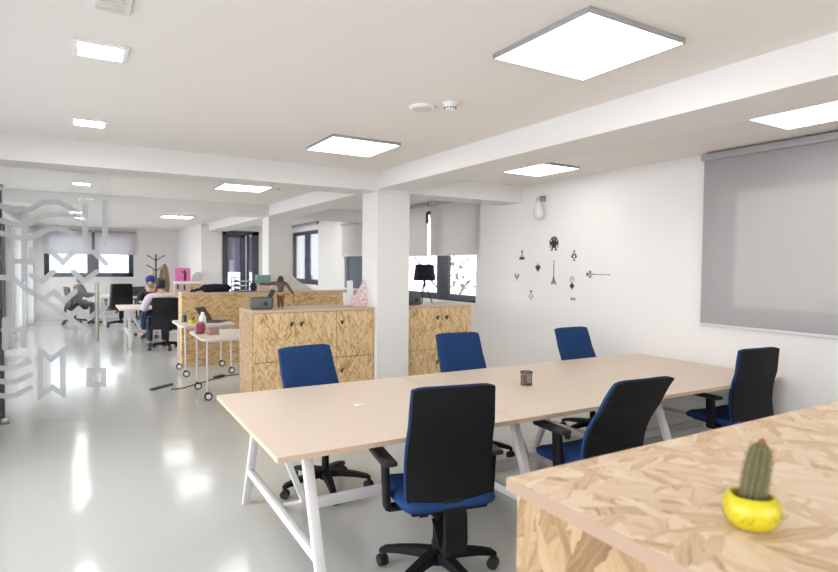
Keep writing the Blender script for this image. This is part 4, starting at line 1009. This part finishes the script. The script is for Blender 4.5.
# coat stand and coat
r = empty('coat_stand', (1.86, 17.6, 0), 0, 'dark branching coat stand against the far wall', 'coat stand')
mb = MB().cyl((0, 0, 0.02), (0, 0, 1.86), 0.022)
mb.build('pole', M['rubber'], r)
for k in range(6):
    a = k * PI / 3 + 0.4; z = 1.40 + 0.14 * (k % 3)
    MB().tube([(0, 0, z), (0.15 * math.cos(a), 0.15 * math.sin(a), z + 0.10), (0.27 * math.cos(a), 0.27 * math.sin(a), z + 0.16)], [0.014, 0.012, 0.016], 8).build('hook', M['rubber'], r)
for k in range(4):
    a = k * PI / 2 + 0.3; MB().tube([(0, 0, 0.22), (0.16 * math.cos(a), 0.16 * math.sin(a), 0.10), (0.26 * math.cos(a), 0.26 * math.sin(a), 0.015)], 0.015, 8).build('leg', M['rubber'], r)
r = empty('coat', (2.06, 17.45, 0.78), 0, 'tan wool coat hanging on the coat stand', 'coat')
def coatf(rad, z, a): return rad * (1 + 0.16 * math.cos(5 * a + 3 * z))
MB().lathe([(0.0, 0.0), (0.12, 0.0), (0.14, 0.25), (0.12, 0.55), (0.09, 0.75), (0.04, 0.88), (0.0, 0.90)], n=40, fn=coatf).build('body', M['coat'], r)
r.scale = (0.85, 0.85, 0.92)
MB().tube([(-0.09, -0.04, 0.72), (-0.13, -0.06, 0.45), (-0.12, -0.08, 0.12)], [0.045, 0.045, 0.035], 10).build('sleeve', M['coat'], r)
r = empty('scarf', (1.74, 17.40, 0.78), 0, 'pale pink scarf hanging beside the tan coat', 'scarf')
MB().lathe([(0.0, 0.0), (0.07, 0.0), (0.075, 0.3), (0.05, 0.62), (0.0, 0.66)], n=24, fn=coatf).build('body', M['scarf'], r)

# ------------------------------------------------------------------ background desks, chairs, people
def far_desk(loc, w, d, label, legs):
    r = empty('workstation_desk', loc, 0, label, 'desk', 'desks in the far part of the office')
    MB().span((0, 0, 0.715), (w, d, 0.74)).build('tabletop', M['tablewhite'], r, False)
    for (x, sg) in legs:
        for yt, yb in ((0.18, 0.02), (d - 0.18, d - 0.02)):
            MB().bar((x, yt, 0.714), (x, yb, 0.0), 0.05, 0.045, up=(0, 1, 0)).build('leg', M['white_metal'], r)
        MB().bar((x, 0.06, 0.25), (x, d - 0.06, 0.25), 0.04, 0.05).build('cross_bar', M['white_metal'], r)
    MB().bar((legs[0][0], d / 2, 0.24), (legs[-1][0], d / 2, 0.24), 0.05, 0.05).bar((legs[0][0] + 0.25, d / 2, 0.25), (legs[0][0] + 0.02, d / 2, 0.70), 0.04, 0.05, up=(0, 1, 0)).build('stretcher', M['white_metal'], r)
    return r
far_desk((0.64, 12.0, 0), 1.50, 1.35, 'pale far desk where the man in lavender shirt works', [(0.17, 1), (1.36, 1)])
far_desk((0.42, 16.75, 0), 1.40, 1.40, 'farthest pale desk before the end window', [(0.12, 1), (1.28, 1)])
ch = make_chair(M['darkfab'], M['darkfab'], M['black']); GF = 'dark office chairs in the far part of the office'
ch.location = (1.41, 11.60, 0); ch.rotation_euler = (0, 0, math.radians(-14)); ch.scale = (1.06, 1, 0.95); tag(ch, 'black office chair carrying the man in lavender shirt', 'office chair', GF)
cfar = dup(ch, (0.90, 16.3, 0), math.radians(2), 'empty black office chair at the farthest desk', GF); cfar.scale = (1.15, 1.1, 1.06)
dup(ch, (-0.10, 17.45, 0), math.radians(-75), 'dark office chair carrying the person in brown knitwear', GF)
dup(ch, (1.39, 14.05, 0), math.radians(180), 'black office chair under the person with the blue cap', GF)
# monitor-like laptop and bits on the farthest desk
def small_laptop(loc, rz, lab):
    r = empty('laptop', loc, rz, lab, 'laptop')
    MB().box((0, 0, 0.009), (0.34, 0.24, 0.016), None, 0.004).build('base', M['laptop'], r)
    R_ = RX(-math.radians(18)); c = Vector((0, 0.12, 0.015)) + R_ @ Vector((0, 0, 0.125))
    o = MB().box(c, (0.34, 0.010, 0.25), R_, 0.004).build('lid', M['laptop'], r)
    MB().box(c + R_ @ Vector((0, -0.006, 0)), (0.31, 0.002, 0.21), R_).build('screen', M['screen'], o)
small_laptop((1.28, 16.95, 0.7405), math.radians(200), 'dark laptop standing open on the farthest desk')
r = tag(MB().box((0, 0, 0.02), (0.32, 0.16, 0.035), None, 0.01).build('black_case', M['darkfab'], None), 'black case lying on the desk in front of the man', 'case'); r.location = (1.36, 12.95, 0.7405)

def fingers(J, E, wrist, tipdir, side, s=1.0):
    w = Vector(J[wrist][0]); d = Vector(tipdir).normalized(); sd = Vector((1, 0, 0)) * side
    p = w + d * 0.045
    J[wrist + 'palm'] = (tuple(p), 0.026); E.append((wrist, wrist + 'palm'))
    for k, L in enumerate((0.062, 0.072, 0.068, 0.052)):
        b = p + d * 0.025 + sd * (0.027 - 0.018 * k) * -1; t = b + d * L * 0.55 + Vector((0, 0, -0.006)); e = b + d * L + Vector((0, 0, -0.026))
        for nme, q, rr in (('b', b, 0.0095), ('m', t, 0.0085), ('e', e, 0.007)): J['%s%d%s' % (wrist, k, nme)] = (tuple(q), rr)
        E += [(wrist + 'palm', '%s%db' % (wrist, k)), ('%s%db' % (wrist, k), '%s%dm' % (wrist, k)), ('%s%dm' % (wrist, k), '%s%de' % (wrist, k))]
    b = w + d * 0.028 - sd * 0.028; e = b + d * 0.045 - sd * 0.018
    J[wrist + 'tb'] = (tuple(b), 0.011); J[wrist + 'te'] = (tuple(e), 0.009); E += [(wrist, wrist + 'tb'), (wrist + 'tb', wrist + 'te')]

def person(loc, rz, label, top, bottom, hair, lean=0.0, arms='desk', female=False, hairstyle='short', broad=1.0, legy=0.40, legside=0.0):
    """seated figure facing +Y"""
    r = empty('person', loc, rz, label, 'person')
    L = lean; hw = (0.165 if female else 0.185) * (0.45 + 0.55 * broad)
    def sp(z): return 0.02 + L * (z - 0.52) / 0.5       # spine's forward lean
    J = {'pelvis': ((0, -0.03, 0.54), (0.145 * broad, 0.115)), 'belly': ((0, sp(0.70) - 0.04, 0.70), (0.13 * broad, 0.10 * broad)), 'chest': ((0, sp(0.88) - 0.03, 0.88), (0.15 * broad, 0.11 * broad)), 'collar': ((0, sp(1.00) - 0.02, 1.0), (0.09 * broad, 0.075)),
         'neck': ((0, sp(1.07), 1.07), 0.05), 'chin': ((0, sp(1.13) + 0.03, 1.13), 0.06), 'face': ((0, sp(1.20) + 0.03, 1.20), (0.078, 0.092)), 'crown': ((0, sp(1.27) + 0.015, 1.275), (0.062, 0.072))}
    E = [('pelvis', 'belly'), ('belly', 'chest'), ('chest', 'collar'), ('collar', 'neck'), ('neck', 'chin'), ('chin', 'face'), ('face', 'crown')]
    cz = 0.965; cy = sp(0.97) - 0.02
    for sg, n in ((-1, 'l'), (1, 'r')):
        el = (sg * (hw + 0.075), cy + 0.12, cz - 0.24); wr = (sg * (hw - 0.02), cy + 0.36, 0.79)
        if arms == 'lap': el = (sg * (hw + 0.06), cy + 0.05, cz - 0.27); wr = (sg * (hw - 0.06), cy + 0.29, 0.74)
        J.update({n + 'sh': ((sg * hw, cy, cz), 0.058 * (0.4 + 0.6 * broad)), n + 'el': (el, 0.042 * broad), n + 'wr': (wr, 0.026)})
        E += [('collar', n + 'sh'), (n + 'sh', n + 'el'), (n + 'el', n + 'wr')]
        J.update({n + 'hip': ((sg * 0.095, 0.06, 0.52), 0.085), n + 'kn': ((sg * 0.13 + legside, legy, 0.51), 0.058), n + 'an': ((sg * 0.13 + legside, legy - 0.03, 0.09), 0.038), n + 'toe': ((sg * 0.135 + legside, legy + 0.12, 0.045), 0.034)})
        E += [('pelvis', n + 'hip'), (n + 'hip', n + 'kn'), (n + 'kn', n + 'an'), (n + 'an', n + 'toe')]
    JB = dict(J); EB = list(E)
    for sg, n in ((-1, 'l'), (1, 'r')): fingers(JB, EB, n + 'wr', (-sg * 0.25, 1, -0.10), sg)
    # nose and ears grow from the same surface
    JB['nose'] = ((0, sp(1.19) + 0.135, 1.185), 0.012); EB.append(('face', 'nose'))
    body = skin_mesh('body', JB, EB, M['skin'], r, 2, 'pelvis')
    def grown(keys, es, k, name, m, extra=None):
        Q = {}
        for n in keys:
            rr = J[n][1]; Q[n] = (J[n][0], tuple(x + k for x in rr) if isinstance(rr, tuple) else rr + k)
        if extra: Q.update(extra)
        skin_mesh(name, Q, es, m, r, 2, keys[0])
    tk = ['pelvis', 'belly', 'chest', 'collar', 'lsh', 'lel', 'rsh', 'rel']
    ex = {}
    for n in 'lr':
        w = Vector(J[n + 'wr'][0]).lerp(Vector(J[n + 'el'][0]), 0.12); ex[n + 'cuff'] = (tuple(w), 0.036)
    grown(tk, [('pelvis', 'belly'), ('belly', 'chest'), ('chest', 'collar'), ('collar', 'lsh'), ('lsh', 'lel'), ('lel', 'lcuff'), ('collar', 'rsh'), ('rsh', 'rel'), ('rel', 'rcuff')], 0.014, 'shirt', top, ex)
    lk = ['pelvis', 'lhip', 'lkn', 'lan', 'rhip', 'rkn', 'ran']
    Q = {n: (J[n][0], tuple(x + 0.008 for x in J[n][1]) if isinstance(J[n][1], tuple) else J[n][1] + 0.014) for n in lk}
    skin_mesh('trousers', Q, [('pelvis', 'lhip'), ('lhip', 'lkn'), ('lkn', 'lan'), ('pelvis', 'rhip'), ('rhip', 'rkn'), ('rkn', 'ran')], bottom, r, 2, 'pelvis')
    for n in 'lr':
        a = Vector(J[n + 'an'][0]); t = Vector(J[n + 'toe'][0])
        MB().ell((a.x, a.y + 0.06, 0.042), (0.045, 0.135, 0.040), 16).span((a.x - 0.04, a.y - 0.05, 0.001), (a.x + 0.04, a.y + 0.17, 0.018), 0.006).build('shoe', M['shoe'], r)
    hy = sp(1.23) + 0.01; hd = Vector((0, hy, 1.235))
    for sg in (-1, 1):
        MB().ell((sg * 0.036, sp(1.2) + 0.118, 1.215), (0.011, 0.008, 0.008), 10).build('eye', M['eye'], r)
        MB().ell((sg * 0.086, sp(1.2) + 0.02, 1.19), (0.012, 0.024, 0.034), 12).build('ear', M['skin'], r)
    MB().box((0, sp(1.13) + 0.112, 1.135), (0.045, 0.012, 0.010), None, 0.004).build('mouth', M['redjar'], r)
    hb = MB()
    if hairstyle == 'short':
        hb.ell(hd + Vector((0, -0.012, 0.008)), (0.098, 0.108, 0.090), 24).ell(hd + Vector((0, -0.045, -0.045)), (0.090, 0.075, 0.085), 20)
    elif hairstyle == 'bun':
        hb.ell(hd + Vector((0, -0.012, 0.008)), (0.100, 0.110, 0.090), 24).ell(hd + Vector((0, -0.05, -0.06)), (0.092, 0.075, 0.11), 20).ell(hd + Vector((0, -0.12, 0.03)), (0.045, 0.045, 0.045), 16)
    else:
        hb.ell(hd + Vector((0, -0.04, -0.045)), (0.090, 0.070, 0.07), 20)
    hb.build('hair', hair, r)
    if hairstyle == 'cap':
        MB().ell(hd + Vector((0, 0.0, 0.022)), (0.105, 0.118, 0.092), 24).box(hd + Vector((0, 0.0, 0.0)), (0.19, 0.21, 0.05), None, 0.024, 3).build('knit_cap', M['beanie'], r)
        MB().ell((0, sp(1.12) + 0.062, 1.125), (0.072, 0.070, 0.058), 18).build('beard', M['beard'], r)
    return r
person((1.355, 11.72, 0.0), math.radians(2), 'person in a lavender shirt and jeans seen from behind, leaning over the desk', M['lavender'], M['jeans'], M['hair_black'], 0.20, legy=0.42, legside=-0.05, broad=1.35)
person((-0.06, 17.45, 0.0), math.radians(-78), 'person in brown knitwear sitting sideways before the end window', M['brownknit'], M['greytrousers'], M['hair_brown'], 0.06, female=True, hairstyle='bun', broad=1.35)
person((1.39, 13.98, 0.0), math.radians(168), 'person in dark jacket and blue knit cap facing us across the desk', M['navy'], M['jeans'], M['hair_brown'], 0.12, hairstyle='cap')

# ------------------------------------------------------------------ outside the windows
def building(loc, sx, sy, sz, m, label, wins, face='x'):
    r = empty('building', loc, 0, label, 'building')
    MB().span((0, 0, 0), (sx, sy, sz)).build('walls', m, r, False)
    for (a, b_, z, w, h) in wins:
        if face == 'x': MB().span((-0.06, a, z), (0.02, a + w, z + h)).build('window', M[b_], r, False)
        else: MB().span((a, -0.06, z), (a + w, 0.02, z + h)).build('window', M[b_], r, False)
    return r
G = -4.0
tag(MB().span((-60, -60, G - 0.2), (90, 110, G)).build('street_ground', M['ground'], None, False), 'pale street ground below the windows', 'ground', None, 'structure')
building((15.5, -4.0, G), 8, 16.0, 9.9, M['facade'], 'cream building seen dimly through the large drawn blind', [(1.6, 'fac_win', 5.3, 1.0, 2.4), (4.2, 'fac_win', 5.3, 1.0, 2.4), (6.4, 'fac_blue', 4.9, 1.6, 0.9), (8.3, 'fac_win', 7.1, 1.3, 1.4)])
building((9.6, 27.0, G), 5.5, 14, 10.5, M['facade_white'], 'pale building seen through the far casement window', [(2, 'fac_blue', 4.5, 1.0, 2.0), (5, 'fac_blue', 4.5, 1.0, 2.0), (8, 'fac_blue', 4.5, 1.0, 2.0)])
building((-5.0, 30.0, G), 14, 8, 7.5, M['facade_white'], 'pale building seen through the end window', [(2.2, 'fac_blue', 5.0, 1.2, 0.7), (5.9, 'fac_blue', 4.9, 1.0, 0.8)], 'y')
# bare tree outside the window with the lamp
r = empty('bare_tree', (9.2, 13.2, G), 0, 'bare winter tree outside the window behind the tripod lamp', 'tree')
random.seed(21)
tb = MB(); lf = MB()
def branch(p, d, L, rad, lvl):
    pts = [p]; q = p.copy(); dd = d.copy()
    for k in range(4):
        dd = (dd + Vector((random.uniform(-.22, .22), random.uniform(-.22, .22), random.uniform(-.12, .16)))).normalized(); q = q + dd * L / 4; pts.append(q.copy())
    tb.tube(pts, [0.6 * rad * (1 - 0.16 * k) for k in range(5)], 6)
    if lvl == 0:
        for k in range(3):
            c = pts[random.randint(1, 4)] + Vector((random.uniform(-.05, .05), random.uniform(-.05, .05), -0.05)); lf.ell(c, (0.03, 0.03, 0.06), 6)
        return
    for k in range(4 if lvl > 1 else 3):
        i = random.randint(2, 4); a = random.uniform(0, 2 * PI)
        nd = (dd * 0.75 + Vector((math.cos(a) * 0.7, math.sin(a) * 0.8, random.uniform(-0.15, 0.45)))).normalized()
        branch(pts[i], nd, L * random.uniform(0.6, 0.78), rad * 0.55, lvl - 1)
branch(Vector((0, 0, 0)), Vector((0, 0, 1)), 4.6, 0.11, 3)
for a in range(7): branch(Vector((0, 0, 4.2 + 0.25 * a)), Vector((math.cos(a * 1.9), math.sin(a * 1.9), 0.25)).normalized(), 2.2, 0.035, 2)
tb.build('branches', M['bark'], r); lf.build('dry_leaves', M['leafdry'], r)

# ------------------------------------------------------------------ world, camera, render look
w = bpy.data.worlds.new('World'); sc.world = w; w.use_nodes = True
nt = w.node_tree; bg = nt.nodes['Background']
sky = nt.nodes.new('ShaderNodeTexSky'); sky.sky_type = 'HOSEK_WILKIE'; sky.turbidity = 8.0; sky.sun_direction = (-0.5, -0.6, 0.62)
mx = nt.nodes.new('ShaderNodeMixRGB'); mx.inputs[0].default_value = 0.93; mx.inputs[2].default_value = (0.965, 0.975, 1.0, 1)
nt.links.new(sky.outputs[0], mx.inputs[1]); nt.links.new(mx.outputs[0], bg.inputs[0]); bg.inputs[1].default_value = 3.5

cam = bpy.data.cameras.new('camera'); co = bpy.data.objects.new('camera', cam); COL.objects.link(co)
cam.sensor_width = 36.0; cam.lens = 36.0 * 571.39 / 838.0
right = Vector((0.85950018, -0.51105232, 0.00921771)); down = Vector((-0.00983819, -0.03457119, -0.99935381)); fwd = Vector((0.51104075, 0.8588541, -0.03474177))
co.matrix_world = Matrix.Translation((0, 0, 1.6)) @ Matrix((right, -down, -fwd)).transposed().to_4x4()
cam.clip_start = 0.05; cam.clip_end = 300
cam.dof.use_dof = True; cam.dof.focus_distance = 3.6; cam.dof.aperture_fstop = 3.2
sc.camera = co
sc.view_settings.view_transform = 'Standard'; sc.view_settings.look = 'None'; sc.view_settings.gamma = 1.0
sc.view_settings.use_curve_mapping = False; sc.view_settings.exposure = 1.14
sc.cycles.max_bounces = 10; sc.cycles.diffuse_bounces = 7; sc.cycles.glossy_bounces = 5; sc.cycles.transparent_max_bounces = 24; sc.cycles.transmission_bounces = 8
sc.cycles.caustics_reflective = False; sc.cycles.caustics_refractive = False
sc.cycles.sample_clamp_indirect = 6.0
sc.cycles.use_denoising = True
